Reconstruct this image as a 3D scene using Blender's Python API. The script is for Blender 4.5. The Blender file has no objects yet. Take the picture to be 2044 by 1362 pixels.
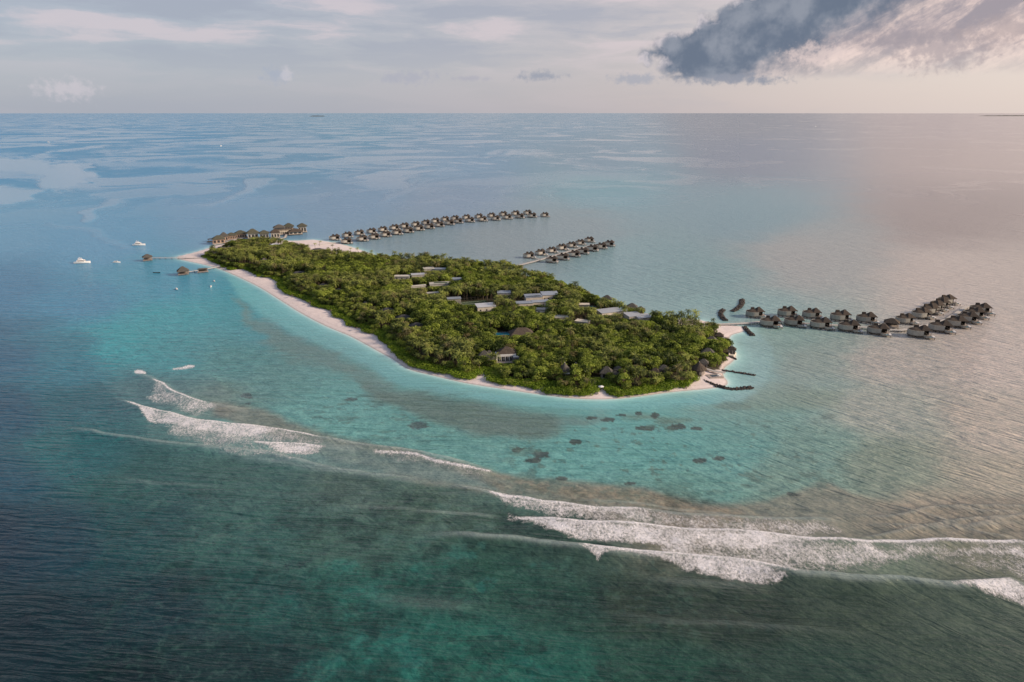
import bpy, math, random
import numpy as np
from mathutils import Vector, Matrix

R = math.radians
sc = bpy.context.scene
col = sc.collection
rng = random.Random(7)
nrng = np.random.RandomState(11)

# ---------------------------------------------------------------- camera
CAM_H = 150.0          # flying height above the sea, metres
FPX = 1363.0           # focal length in photograph pixels (photograph 2044 x 1362)
PITCH = R(18.5)
CP, SP = math.cos(PITCH), math.sin(PITCH)
cd = bpy.data.cameras.new('camera')
cam = bpy.data.objects.new('camera', cd)
col.objects.link(cam)
cam.location = (0, 0, CAM_H)
cam.rotation_euler = (R(90) - PITCH, 0, 0)
cd.sensor_width = 36.0
cd.lens = 36.0 * FPX / 2044.0
cd.clip_start = 1.0
cd.clip_end = 400000.0
sc.camera = cam

# ---------------------------------------------------------------- sun and exposure
SUN_AZ = 98.0         # degrees clockwise from the viewing direction: from the right, a little behind
SUN_EL = 24.0
sd = bpy.data.lights.new('sun', 'SUN')
sun = bpy.data.objects.new('sun', sd)
col.objects.link(sun)
sd.energy = 4.3
sd.angle = R(9.0)
sd.color = (1.0, 0.80, 0.62)
_s = Vector((math.sin(R(SUN_AZ)) * math.cos(R(SUN_EL)), math.cos(R(SUN_AZ)) * math.cos(R(SUN_EL)), math.sin(R(SUN_EL))))
sun.rotation_euler = _s.to_track_quat('Z', 'Y').to_euler()
sun.location = (300, 0, 300)
vs = sc.view_settings
vs.view_transform = 'Standard'
vs.look = 'None'
vs.exposure = 0.3
vs.gamma = 1.0
vs.use_curve_mapping = False

def pix_dir(px, py):
    u = (px - 1022.0) / FPX
    v = (681.0 - py) / FPX
    return (u, CP + v * SP, -SP + v * CP)

def gp(px, py, z=0.0):
    """world point at height z that the photograph shows at (px, py)"""
    d = pix_dir(px, py)
    t = (z - CAM_H) / d[2]
    return Vector((d[0] * t, d[1] * t, z))

def azel(px, py):
    d = pix_dir(px, py)
    return math.degrees(math.atan2(d[0], d[1])), math.degrees(math.atan2(d[2], math.hypot(d[0], d[1])))

def lin(r, g, b):
    f = lambda c: (c / 255.0 / 12.92) if c / 255.0 <= 0.04045 else ((c / 255.0 + 0.055) / 1.055) ** 2.4
    return (f(r), f(g), f(b))

# ---------------------------------------------------------------- node helpers
class NT:
    def __init__(s, tree):
        s.t = tree
        s.n = tree.nodes
        s.l = tree.links
    def new(s, kind, **kw):
        n = s.n.new(kind)
        for k, v in kw.items():
            setattr(n, k, v)
        return n
    def put(s, sock, v):
        if v is None:
            return
        if isinstance(v, bpy.types.NodeSocket):
            s.l.new(v, sock)
        else:
            if sock.type == 'RGBA' and hasattr(v, '__len__') and len(v) == 3:
                v = (*v, 1.0)
            sock.default_value = v
    def m(s, op, a, b=None, c=None, clamp=False):
        n = s.new('ShaderNodeMath', operation=op, use_clamp=clamp)
        s.put(n.inputs[0], a)
        if b is not None: s.put(n.inputs[1], b)
        if c is not None: s.put(n.inputs[2], c)
        return n.outputs[0]
    def add(s, a, b): return s.m('ADD', a, b)
    def sub(s, a, b): return s.m('SUBTRACT', a, b)
    def mul(s, a, b, clamp=False): return s.m('MULTIPLY', a, b, clamp=clamp)
    def vm(s, op, a, b=None):
        n = s.new('ShaderNodeVectorMath', operation=op)
        s.put(n.inputs[0], a)
        if b is not None: s.put(n.inputs[1], b)
        return n.outputs[0]
    def xyz(s, v):
        n = s.new('ShaderNodeSeparateXYZ'); s.put(n.inputs[0], v)
        return n.outputs
    def comb(s, x, y, z=0.0):
        n = s.new('ShaderNodeCombineXYZ')
        s.put(n.inputs[0], x); s.put(n.inputs[1], y); s.put(n.inputs[2], z)
        return n.outputs[0]
    def smooth(s, v, a, b, lo=0.0, hi=1.0):
        n = s.new('ShaderNodeMapRange', interpolation_type='SMOOTHSTEP')
        s.put(n.inputs[0], v)
        n.inputs[1].default_value = a; n.inputs[2].default_value = b
        n.inputs[3].default_value = lo; n.inputs[4].default_value = hi
        return n.outputs[0]
    def linr(s, v, a, b, lo=0.0, hi=1.0):
        n = s.new('ShaderNodeMapRange')
        s.put(n.inputs[0], v)
        n.inputs[1].default_value = a; n.inputs[2].default_value = b
        n.inputs[3].default_value = lo; n.inputs[4].default_value = hi
        return n.outputs[0]
    def mix(s, f, a, b, blend='MIX'):
        n = s.new('ShaderNodeMix', data_type='RGBA', blend_type=blend)
        s.put(n.inputs[0], f); s.put(n.inputs[6], a); s.put(n.inputs[7], b)
        return n.outputs[2]
    def noise(s, vec, scale=1.0, detail=4.0, rough=0.5, dist=0.0, color=False):
        n = s.new('ShaderNodeTexNoise')
        s.put(n.inputs['Vector'], vec)
        n.inputs['Scale'].default_value = scale
        n.inputs['Detail'].default_value = detail
        n.inputs['Roughness'].default_value = rough
        n.inputs['Distortion'].default_value = dist
        return n.outputs[1] if color else n.outputs[0]
    def attr(s, name):
        n = s.new('ShaderNodeAttribute', attribute_name=name)
        return n

# ---------------------------------------------------------------- world: thin overcast evening sky with one big cumulus
world = bpy.data.worlds.new('World')
sc.world = world
world.use_nodes = True
W = NT(world.node_tree)
W.n.clear()
w_out = W.new('ShaderNodeOutputWorld')
w_bg = W.new('ShaderNodeBackground')
W.l.new(w_bg.outputs[0], w_out.inputs[0])
nish = W.new('ShaderNodeTexSky', sky_type='NISHITA')
nish.sun_disc = False
nish.sun_elevation = R(SUN_EL)
nish.sun_rotation = R(SUN_AZ)
nish.air_density = 1.0
nish.dust_density = 1.5
gen = W.new('ShaderNodeTexCoord').outputs['Generated']
vx, vy, vz = W.xyz(gen)
az = W.mul(W.m('ARCTAN2', vx, vy), 180 / math.pi)
el = W.mul(W.m('ARCSINE', vz), 180 / math.pi)
el = W.m('MAXIMUM', el, -2.0)
# veil of high thin cloud: cool on the left, warm towards the sun on the right
toward = W.m('COSINE', W.m('MULTIPLY', W.sub(az, 85.0), math.pi / 180))          # 1 towards the glow
warm = W.smooth(toward, -0.45, 1.05)
veil_low = W.mix(warm, lin(164, 169, 182), lin(214, 193, 186))
veil_high = W.mix(warm, lin(104, 126, 158), lin(150, 150, 162))
veil = W.mix(W.smooth(el, 2.0, 42.0), veil_low, veil_high)
glow = W.mul(W.smooth(el, 52.0, 4.0), W.smooth(W.m('COSINE', W.mul(W.sub(az, 66.0), math.pi / 180)), 0.50, 1.0))  # carried high above the view to brighten the right-hand water
veil = W.mix(W.mul(glow, 0.72), veil, lin(226, 213, 206))
nis = W.mix(1.0, nish.outputs[0], (0.085, 0.085, 0.085, 1), 'MULTIPLY')
sky = W.mix(0.22, veil, nis)
# stratus streaks
sv = W.comb(W.mul(az, 0.07), W.mul(el, 0.42), 3.1)
warp = W.noise(W.vm('MULTIPLY', sv, (2.2, 1.8, 1)), 1.0, 5, 0.55, 0, True)
sv2 = W.vm('ADD', sv, W.vm('MULTIPLY', warp, (0.5, 0.55, 0)))
st = W.noise(sv2, 1.15, 8, 0.56)
st_m = W.mul(W.smooth(st, 0.47, 0.60), W.smooth(el, 2.0, 5.6, 0.10, 1.0))
st_m = W.mul(st_m, W.smooth(az, 25.0, 8.0, 0.35, 1.0))
st_m = W.mul(st_m, W.smooth(el, 16.0, 40.0, 1.0, 0.25))
sky = W.mix(W.mul(st_m, 0.50), sky, lin(207, 192, 195))
st_d = W.mul(W.smooth(st, 0.50, 0.36), W.smooth(el, 1.5, 6.0, 0.15, 0.9))
sky = W.mix(W.mul(st_d, 0.60), sky, lin(146, 153, 168))
# the cumulus and its streaming peach anvil
cv = W.comb(az, el, 0.0)
cn1 = W.noise(cv, 0.34, 4, 0.55)
cn3 = W.noise(cv, 0.95, 9, 0.60)
cn2 = W.noise(W.vm('ADD', cv, (31.0, 7.0, 2.0)), 1.9, 8, 0.62)
vor = W.new('ShaderNodeTexVoronoi', feature='SMOOTH_F1')
W.put(vor.inputs['Vector'], W.vm('ADD', cv, W.vm('MULTIPLY', W.noise(cv, 1.2, 4, 0.6, 0, True), (0.9, 0.9, 0))))
vor.inputs['Scale'].default_value = 0.75
vor.inputs['Smoothness'].default_value = 0.35
puffy = W.sub(0.5, vor.outputs['Distance'])
wob = W.add(W.mul(W.sub(cn1, 0.5), 4.2), W.add(W.mul(puffy, 1.15), W.mul(W.sub(cn3, 0.5), 1.6)))
ax9 = W.sub(az, 9.6)
h1 = W.mul(W.sub(W.mul(ax9, 0.485), W.sub(el, 4.5)), 0.9)
h2 = W.sub(el, 2.30)
h3 = W.mul(W.add(W.mul(ax9, 2.0), W.mul(W.sub(el, 4.5), 2.3)), 1 / 3.05)
dd = W.m('MINIMUM', W.m('MINIMUM', h1, W.add(h3, 0.0)), 9.0)
dd = W.add(dd, wob)
dd = W.m('MINIMUM', dd, W.add(W.mul(h2, 1.9), W.mul(W.sub(cn3, 0.5), 2.0)))
body = W.smooth(dd, -0.15, 0.75)
h4 = W.mul(W.sub(W.mul(W.sub(az, 19.2), 5.4), W.mul(W.sub(el, 2.6), 10.0)), 1 / 11.36)
h4n = W.add(h4, W.add(W.mul(W.sub(cn1, 0.5), 4.0), W.mul(W.sub(cn3, 0.5), 2.2)))
lit = W.smooth(h4n, -1.6, 1.8)
# streaks running up to the right
sa = W.add(W.mul(az, 0.88), W.mul(el, 0.475))
sb = W.sub(W.mul(el, 0.88), W.mul(az, 0.475))
sk = W.comb(W.mul(sa, 0.13), W.mul(sb, 0.42), 9.0)
skw = W.noise(W.vm('MULTIPLY', sk, (1.7, 1.7, 1)), 1.3, 5, 0.6, 0, True)
sks = W.noise(W.vm('ADD', sk, W.vm('MULTIPLY', skw, (0.6, 0.55, 0))), 1.25, 9, 0.60)
pe = W.mix(W.smooth(W.add(W.mul(sks, 0.8), W.mul(cn3, 0.2)), 0.38, 0.58), lin(146, 139, 147), lin(224, 201, 192))
dk = W.mix(W.smooth(W.add(cn1, W.mul(W.sub(cn3, 0.5), 0.35)), 0.38, 0.68), lin(98, 109, 126), lin(132, 138, 150))
rim = W.smooth(dd, 1.25, 0.25)
dk = W.mix(W.mul(W.mul(rim, W.smooth(h2, 0.3, 1.4)), W.smooth(W.add(cn3, W.mul(puffy, 0.3)), 0.46, 0.62, 0.0, 0.85)), dk, lin(198, 190, 194))
ccol = W.mix(lit, dk, pe)
far_fade = W.smooth(az, 75.0, 50.0)
body = W.mul(body, W.mul(W.smooth(el, 40.0, 20.0), far_fade))
lit_fade = W.sub(1.0, W.mul(lit, W.smooth(el, 5.0, 1.6, 0.04, 0.97)))
sky = W.mix(W.mul(body, lit_fade), sky, ccol)
# small low clouds
def puff(sky, px, py, w, h, colr, k, seed):
    a0, e0 = azel(px, py)
    ww, hh = w / 23.8 / 2, h / 23.8 / 2
    q = W.comb(W.mul(W.sub(az, a0), 1 / ww), W.mul(W.sub(el, e0), 1 / hh), 0)
    ln = W.new('ShaderNodeVectorMath', operation='LENGTH'); W.put(ln.inputs[0], q)
    nn = W.noise(W.vm('ADD', cv, (seed, seed * 0.7, 0)), 1.6, 7, 0.62)
    v = W.add(W.sub(1.0, ln.outputs['Value']), W.mul(W.sub(nn, 0.5), 2.6))
    return W.mix(W.mul(W.smooth(v, 0.0, 0.9), k), sky, colr)
sky = puff(sky, 550, 150, 64, 40, lin(152, 160, 176), 0.65, 3.0)
sky = puff(sky, 572, 146, 34, 30, lin(198, 192, 198), 0.4, 5.0)
sky = puff(sky, 135, 180, 110, 44, lin(204, 194, 200), 0.4, 8.0)
sky = puff(sky, 815, 155, 150, 34, lin(158, 160, 172), 0.7, 13.0)
sky = puff(sky, 1075, 152, 110, 24, lin(138, 144, 158), 0.8, 17.0)
sky = puff(sky, 940, 157, 90, 14, lin(158, 158, 170), 0.6, 22.0)
sky = puff(sky, 1460, 158, 250, 26, lin(132, 137, 150), 0.9, 27.0)
sky = puff(sky, 1880, 95, 200, 90, lin(158, 148, 152), 0.75, 41.0)
sky = puff(sky, 1800, 75, 260, 34, lin(150, 142, 148), 0.8, 47.0)
sky = puff(sky, 2010, 60, 180, 60, lin(160, 148, 150), 0.7, 53.0)
sky = puff(sky, 1640, 110, 170, 50, lin(220, 200, 194), 0.6, 59.0)
sky = puff(sky, 1270, 157, 120, 30, lin(150, 154, 166), 0.7, 31.0)
W.put(w_bg.inputs[0], sky)
w_bg.inputs[1].default_value = 1.0

# ---------------------------------------------------------------- numpy noise and geometry helpers
def vnoise(x, y, seed=0):
    xi = np.floor(x).astype(np.int64); yi = np.floor(y).astype(np.int64)
    fx = x - xi; fy = y - yi
    fx = fx * fx * (3 - 2 * fx); fy = fy * fy * (3 - 2 * fy)
    def h(a, b):
        n = (a * 374761393 + b * 668265263 + seed * 982451653) & 0xffffffff
        n = ((n ^ (n >> 13)) * 1274126177) & 0xffffffff
        n = n ^ (n >> 16)
        return (n & 0xffff) / 65535.0
    return (h(xi, yi) * (1 - fx) + h(xi + 1, yi) * fx) * (1 - fy) + (h(xi, yi + 1) * (1 - fx) + h(xi + 1, yi + 1) * fx) * fy

def fbm(x, y, seed=0, oct=4, gain=0.5):
    s = 0.0; a = 1.0; t = 0.0
    for i in range(oct):
        s = s + a * vnoise(x * (2.03 ** i) + 17.3 * i, y * (2.03 ** i) - 9.1 * i, seed + i)
        t += a; a *= gain
    return s / t

def seg_dist(x, y, pts, closed=False, want_t=False):
    """distance to a polyline (and the running parameter 0..1 of the nearest point, and the signed side)"""
    n = len(pts)
    best = np.full(x.shape, 1e18); bt = np.zeros(x.shape); side = np.zeros(x.shape)
    m = n if closed else n - 1
    L = [0.0]
    for i in range(m):
        a = pts[i]; b = pts[(i + 1) % n]
        L.append(L[-1] + math.hypot(b[0] - a[0], b[1] - a[1]))
    for i in range(m):
        ax, ay = pts[i][0], pts[i][1]; bx, by = pts[(i + 1) % n][0], pts[(i + 1) % n][1]
        dx, dy = bx - ax, by - ay
        q = dx * dx + dy * dy + 1e-12
        t = np.clip(((x - ax) * dx + (y - ay) * dy) / q, 0, 1)
        ex = x - (ax + t * dx); ey = y - (ay + t * dy)
        d2 = ex * ex + ey * ey
        k = d2 < best
        best = np.where(k, d2, best)
        if want_t:
            bt = np.where(k, (L[i] + t * (L[i + 1] - L[i])) / L[-1], bt)
            side = np.where(k, np.sign(dx * ey - dy * ex), side)
    d = np.sqrt(best)
    return (d, bt, side) if want_t else d

def inside(x, y, pts):
    c = np.zeros(x.shape, bool)
    n = len(pts); j = n - 1
    for i in range(n):
        xi, yi = pts[i][0], pts[i][1]; xj, yj = pts[j][0], pts[j][1]
        if yi != yj:
            k = ((yi > y) != (yj > y)) & (x < (xj - xi) * (y - yi) / (yj - yi) + xi)
            c ^= k
        j = i
    return c

def catmull(pts, closed=True, sub=4):
    out = []
    n = len(pts)
    m = n if closed else n - 1
    for i in range(m):
        if closed:
            p0, p1, p2, p3 = pts[(i - 1) % n], pts[i], pts[(i + 1) % n], pts[(i + 2) % n]
        else:
            p0, p1, p2, p3 = pts[max(i - 1, 0)], pts[i], pts[i + 1], pts[min(i + 2, n - 1)]
        for k in range(sub):
            t = k / sub
            out.append(tuple(0.5 * (2 * p1[j] + (p2[j] - p0[j]) * t + (2 * p0[j] - 5 * p1[j] + 4 * p2[j] - p3[j]) * t * t + (3 * p1[j] - p0[j] - 3 * p2[j] + p3[j]) * t ** 3) for j in range(2)))
    if not closed:
        out.append(tuple(pts[-1][:2]))
    return out

def sstep(x, a, b):
    t = np.clip((x - a) / (b - a), 0, 1)
    return t * t * (3 - 2 * t)

# ---------------------------------------------------------------- outlines read off the photograph
SHORE_PX = [(352, 514), (385, 505), (412, 497), (428, 491), (445, 488), (470, 486), (500, 482), (530, 480), (565, 480), (592, 481), (620, 479),
            (650, 482), (690, 490), (722, 500), (748, 509), (790, 519), (840, 523), (880, 526), (940, 533), (1000, 540), (1040, 549),
            (1100, 568), (1150, 588), (1200, 606), (1270, 629), (1330, 638), (1375, 637), (1400, 640), (1425, 646), (1460, 650),
            (1484, 653), (1489, 659), (1478, 664), (1461, 669), (1455, 680), (1462, 695), (1469, 712), (1460, 724), (1446, 735),
            (1444, 750), (1452, 762), (1446, 771), (1405, 777), (1340, 783), (1280, 791), (1220, 797), (1150, 796), (1080, 788),
            (1000, 776), (930, 765), (865, 750), (815, 737), (785, 718), (752, 700), (700, 672), (650, 651), (600, 625), (560, 600),
            (520, 575), (480, 555), (440, 538), (405, 528), (372, 521)]
SHORE = catmull([tuple(gp(*p)[:2]) for p in SHORE_PX], True, 4)
VEG_FRONT = [(404, 513), (412, 517), (421, 520), (441, 531), (462, 539), (490, 538), (521, 554), (546, 556), (558, 563), (560, 575), (578, 588),
             (608, 598), (631, 613), (650, 617), (668, 622), (673, 634), (693, 639), (698, 652), (727, 655), (734, 666), (754, 667), (764, 680),
             (781, 692), (797, 711), (818, 728), (842, 736), (886, 745), (900, 746), (914, 753), (939, 756), (952, 752), (962, 743), (974, 744),
             (978, 762), (1003, 767), (1044, 770), (1072, 777), (1087, 772), (1093, 784), (1126, 787), (1167, 789), (1187, 785), (1189, 764),
             (1196, 764), (1208, 782), (1233, 790), (1270, 787), (1311, 780), (1339, 776), (1350, 768), (1363, 773), (1387, 764), (1390, 755),
             (1405, 753), (1407, 742)]
VEG_RIGHT = [(1438, 737), (1444, 723), (1459, 706), (1456, 692), (1444, 679), (1434, 668), (1424, 656)]
VEG_BACK8 = [(1408, 644), (1395, 637), (1370, 632), (1330, 628), (1270, 615), (1200, 590), (1150, 568), (1100, 551), (1040, 531), (1000, 523), (940, 518),
             (890, 514), (840, 512), (790, 511), (745, 508), (710, 503), (680, 501), (640, 496), (610, 490), (590, 487), (560, 479), (530, 475), (500, 477), (470, 480), (445, 487), (425, 495)]
VEG = [tuple(gp(*p, z=1.0)[:2]) for p in VEG_FRONT + VEG_RIGHT] + [tuple(gp(*p, z=7.5)[:2]) for p in VEG_BACK8]
VEGF = [tuple(gp(*p, z=1.0)[:2]) for p in VEG_FRONT]

# ---------------------------------------------------------------- materials
def mat(name):
    m = bpy.data.materials.new(name)
    m.use_nodes = True
    t = NT(m.node_tree)
    b = t.n['Principled BSDF']
    return m, t, b

def plain(name, c, rough=0.7, var=0.25, scale=0.8, bump=0.0, spec=0.3, c2=None):
    """a colour with procedural mottling, so no surface is flat"""
    m, t, b = mat(name)
    pos = t.new('ShaderNodeTexCoord').outputs['Object']
    n = t.noise(pos, scale, 6, 0.6)
    n2 = t.noise(pos, scale * 6, 3, 0.6)
    f = t.smooth(t.add(t.mul(n, 0.7), t.mul(n2, 0.3)), 0.3, 0.7)
    lo = c2 if c2 else tuple(x * (1 - var) for x in c)
    hi = tuple(min(1, x * (1 + var * 0.5)) for x in c)
    colr = t.mix(f, lo, hi)
    oi = t.new('ShaderNodeObjectInfo').outputs['Random']
    colr = t.mix(1.0, colr, t.mix(oi, (0.86, 0.86, 0.86), (1.1, 1.08, 1.05)), 'MULTIPLY')
    t.put(b.inputs['Base Color'], colr)
    b.inputs['Roughness'].default_value = rough
    b.inputs['Specular IOR Level'].default_value = spec
    if bump:
        bn = t.new('ShaderNodeBump'); bn.inputs['Strength'].default_value = 0.8; bn.inputs['Distance'].default_value = bump
        t.put(bn.inputs['Height'], n2); t.put(b.inputs['Normal'], bn.outputs[0])
    return m

MAT = {}
MAT['thatch'] = plain('thatch', (0.085, 0.072, 0.062), 0.95, 0.45, 1.2, 0.08, 0.1)
MAT['thatch_grey'] = plain('thatch_grey', (0.11, 0.105, 0.095), 0.95, 0.4, 1.2, 0.08, 0.1)
MAT['thatch_brown'] = plain('thatch_brown', (0.095, 0.078, 0.064), 0.95, 0.4, 1.2, 0.08, 0.1)
MAT['thatch_green'] = plain('thatch_weathered', (0.098, 0.098, 0.074), 0.95, 0.4, 1.2, 0.08, 0.1)
MAT['shingle'] = plain('shingle', (0.075, 0.075, 0.08), 0.85, 0.3, 1.0, 0.05, 0.2)
MAT['cream'] = plain('cream_render', (0.60, 0.55, 0.47), 0.85, 0.14, 0.5)
MAT['grey_wall'] = plain('grey_shaded_wall', (0.36, 0.35, 0.31), 0.85, 0.2, 0.5)  # grey puts shade into the cream walls of the right jetty villas
MAT['white'] = plain('white_paint', (0.80, 0.79, 0.77), 0.5, 0.06, 0.5)
MAT['orange_wall'] = plain('sun_glow_wall', (0.52, 0.38, 0.29), 0.8, 0.2, 0.6)  # low sun's orange glow on the restaurant walls, put into their colour
MAT['pale_conc'] = plain('pale_concrete', (0.52, 0.50, 0.45), 0.85, 0.25, 0.5)
MAT['timber'] = plain('grey_timber', (0.34, 0.30, 0.27), 0.8, 0.3, 0.7)
MAT['deck_pale'] = plain('bleached_deck', (0.52, 0.49, 0.45), 0.8, 0.2, 0.7)
MAT['timber_dark'] = plain('dark_timber', (0.10, 0.085, 0.07), 0.85, 0.3, 0.7)
MAT['post'] = plain('pile', (0.20, 0.18, 0.16), 0.85, 0.3, 0.7)
MAT['metal_roof'] = plain('blue_grey_metal_roof', (0.27, 0.31, 0.37), 0.45, 0.15, 0.4, 0, 0.5)
MAT['metal_roof_pale'] = plain('pale_metal_roof', (0.42, 0.44, 0.47), 0.45, 0.15, 0.4, 0, 0.5)
MAT['solar'] = plain('solar_panel', (0.03, 0.05, 0.07), 0.2, 0.2, 0.6, 0, 0.5)
MAT['glass'] = plain('dark_glass', (0.03, 0.035, 0.04), 0.12, 0.2, 0.4, 0, 0.6)
MAT['pool'] = plain('pool_water', (0.03, 0.16, 0.24), 0.06, 0.2, 0.3, 0, 0.5)
MAT['pool_t'] = plain('pool_water_turquoise', (0.05, 0.26, 0.28), 0.06, 0.2, 0.3, 0, 0.5)
MAT['court'] = plain('court_green', (0.055, 0.085, 0.045), 0.9, 0.3, 0.15)
MAT['rock'] = plain('wet_rock', (0.070, 0.058, 0.050), 0.75, 0.5, 1.3, 0.1, 0.4)
MAT['hull'] = plain('white_gelcoat', (0.85, 0.83, 0.80), 0.25, 0.05, 0.4, 0, 0.5)
MAT['dark_hull'] = plain('dark_hull', (0.03, 0.05, 0.045), 0.5, 0.2, 0.4, 0, 0.4)
MAT['bark'] = plain('bark', (0.17, 0.135, 0.10), 0.9, 0.4, 2.0, 0.03, 0.1)
MAT['path'] = plain('path_sand', (0.36, 0.34, 0.31), 0.9, 0.2, 0.8)

def leaf_mat(name, c_lo, c_hi, c_dry, dry=0.1, gloss=0.5):
    m = bpy.data.materials.new(name)
    m.use_nodes = True
    t = NT(m.node_tree)
    t.n.clear()
    out = t.new('ShaderNodeOutputMaterial')
    oi = t.new('ShaderNodeObjectInfo')
    pos = t.new('ShaderNodeNewGeometry').outputs['Position']
    big = t.noise(pos, 0.035, 3, 0.55)
    fine = t.noise(pos, 0.9, 3, 0.6)
    tuft = t.attr('tint').outputs['Fac']
    f = t.add(t.mul(oi.outputs['Random'], 0.60), t.add(t.mul(tuft, 0.40), t.mul(t.sub(fine, 0.5), 0.5)))
    f = t.add(f, t.mul(t.sub(big, 0.5), 0.7))
    c = t.mix(t.smooth(f, 0.12, 1.0), c_lo, c_hi)
    rnd2 = t.m('FRACT', t.mul(oi.outputs['Random'], 37.7))
    c = t.mix(t.mul(t.smooth(rnd2, 1 - dry * 1.6, 1.0), 0.75), c, c_dry)
    d = t.new('ShaderNodeBsdfDiffuse'); t.put(d.inputs[0], c)
    tr = t.new('ShaderNodeBsdfTranslucent'); t.put(tr.inputs[0], t.mix(1.0, c, (1.1, 1.25, 0.6), 'MULTIPLY'))
    g = t.new('ShaderNodeBsdfGlossy'); g.inputs[0].default_value = (0.75, 0.8, 0.75, 1); g.inputs['Roughness'].default_value = 0.5
    mx = t.new('ShaderNodeMixShader'); mx.inputs[0].default_value = 0.30
    t.l.new(d.outputs[0], mx.inputs[1]); t.l.new(tr.outputs[0], mx.inputs[2])
    mg = t.new('ShaderNodeMixShader'); mg.inputs[0].default_value = 0.035 * gloss
    t.l.new(mx.outputs[0], mg.inputs[1]); t.l.new(g.outputs[0], mg.inputs[2])
    t.l.new(mg.outputs[0], out.inputs[0])
    return m

MAT['leaf'] = leaf_mat('broad_leaf', (0.032, 0.054, 0.009), (0.370, 0.430, 0.075), (0.20, 0.15, 0.07), 0.05)
MAT['palm'] = leaf_mat('palm_leaf', (0.036, 0.052, 0.009), (0.370, 0.400, 0.090), (0.24, 0.19, 0.09), 0.14, 1.0)
MAT['shrub'] = leaf_mat('shrub_leaf', (0.100, 0.160, 0.014), (0.260, 0.350, 0.032), (0.26, 0.28, 0.06), 0.08)
MAT['dark_leaf'] = leaf_mat('needle_leaf', (0.040, 0.048, 0.022), (0.095, 0.105, 0.045), (0.14, 0.09, 0.06), 0.3)

# ---------------------------------------------------------------- sea: colour of the water body and bottom, as zones, with some sky sheen painted in
def water_mesh():
    # polar sheet round the flying point, dense where the near sea lies
    cols = 1150
    a_mid = np.linspace(R(-41), R(41), cols)
    a_out = np.linspace(R(41), R(319), 60)[1:-1]
    ang = np.concatenate([a_mid, a_out])
    na = len(ang)
    ys = np.concatenate([np.linspace(2600, 1400, 26), np.linspace(1396, 700, 310), np.linspace(697.8, 300, 170), np.linspace(297.5, 228, 40), [227, 226.3]])
    rad = []
    for y in ys:
        d = pix_dir(1022, y)
        rad.append(CAM_H * d[1] / -d[2] if d[1] > 0 else 8.0)
    rad = [r for r in rad if r > 12]
    rad = np.array(sorted(set(rad)) + [170000.0])
    nr = len(rad)
    A, Rr = np.meshgrid(ang, rad)
    X = (np.sin(A) * Rr).ravel(); Y = (np.cos(A) * Rr).ravel()
    X = np.append(X, 0.0); Y = np.append(Y, 0.0)
    nv = len(X)
    i = np.arange(nr - 1)[:, None] * na + np.arange(na)[None, :]
    j = np.arange(nr - 1)[:, None] * na + (np.arange(na)[None, :] + 1) % na
    quads = np.stack([i, j, j + na, i + na], -1).reshape(-1, 4)[:, ::-1]
    k = np.arange(na)
    tris = np.stack([k, (k + 1) % na, np.full(na, nv - 1)], -1)
    # photograph position of each vertex, only to look the zones up
    den = np.maximum(Y * CP + CAM_H * SP, 12.0)
    PX = 1022 + FPX * X / den
    PY = 681 - FPX * (Y * SP - CAM_H * CP) / den
    front = Y > 5
    PX = np.where(front, np.clip(PX, -900, 2950), np.sign(X) * 1900 + 1022)
    PY = np.where(front, np.clip(PY, 225, 1900), 1900)
    return X, Y, quads, tris, PX, PY

WX, WY, WQ, WT, PX, PY = water_mesh()
NVW = len(WX)
shore_d = seg_dist(WX, WY, SHORE, True)
near_mask = (np.hypot(WX, WY) < 1500)

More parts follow.
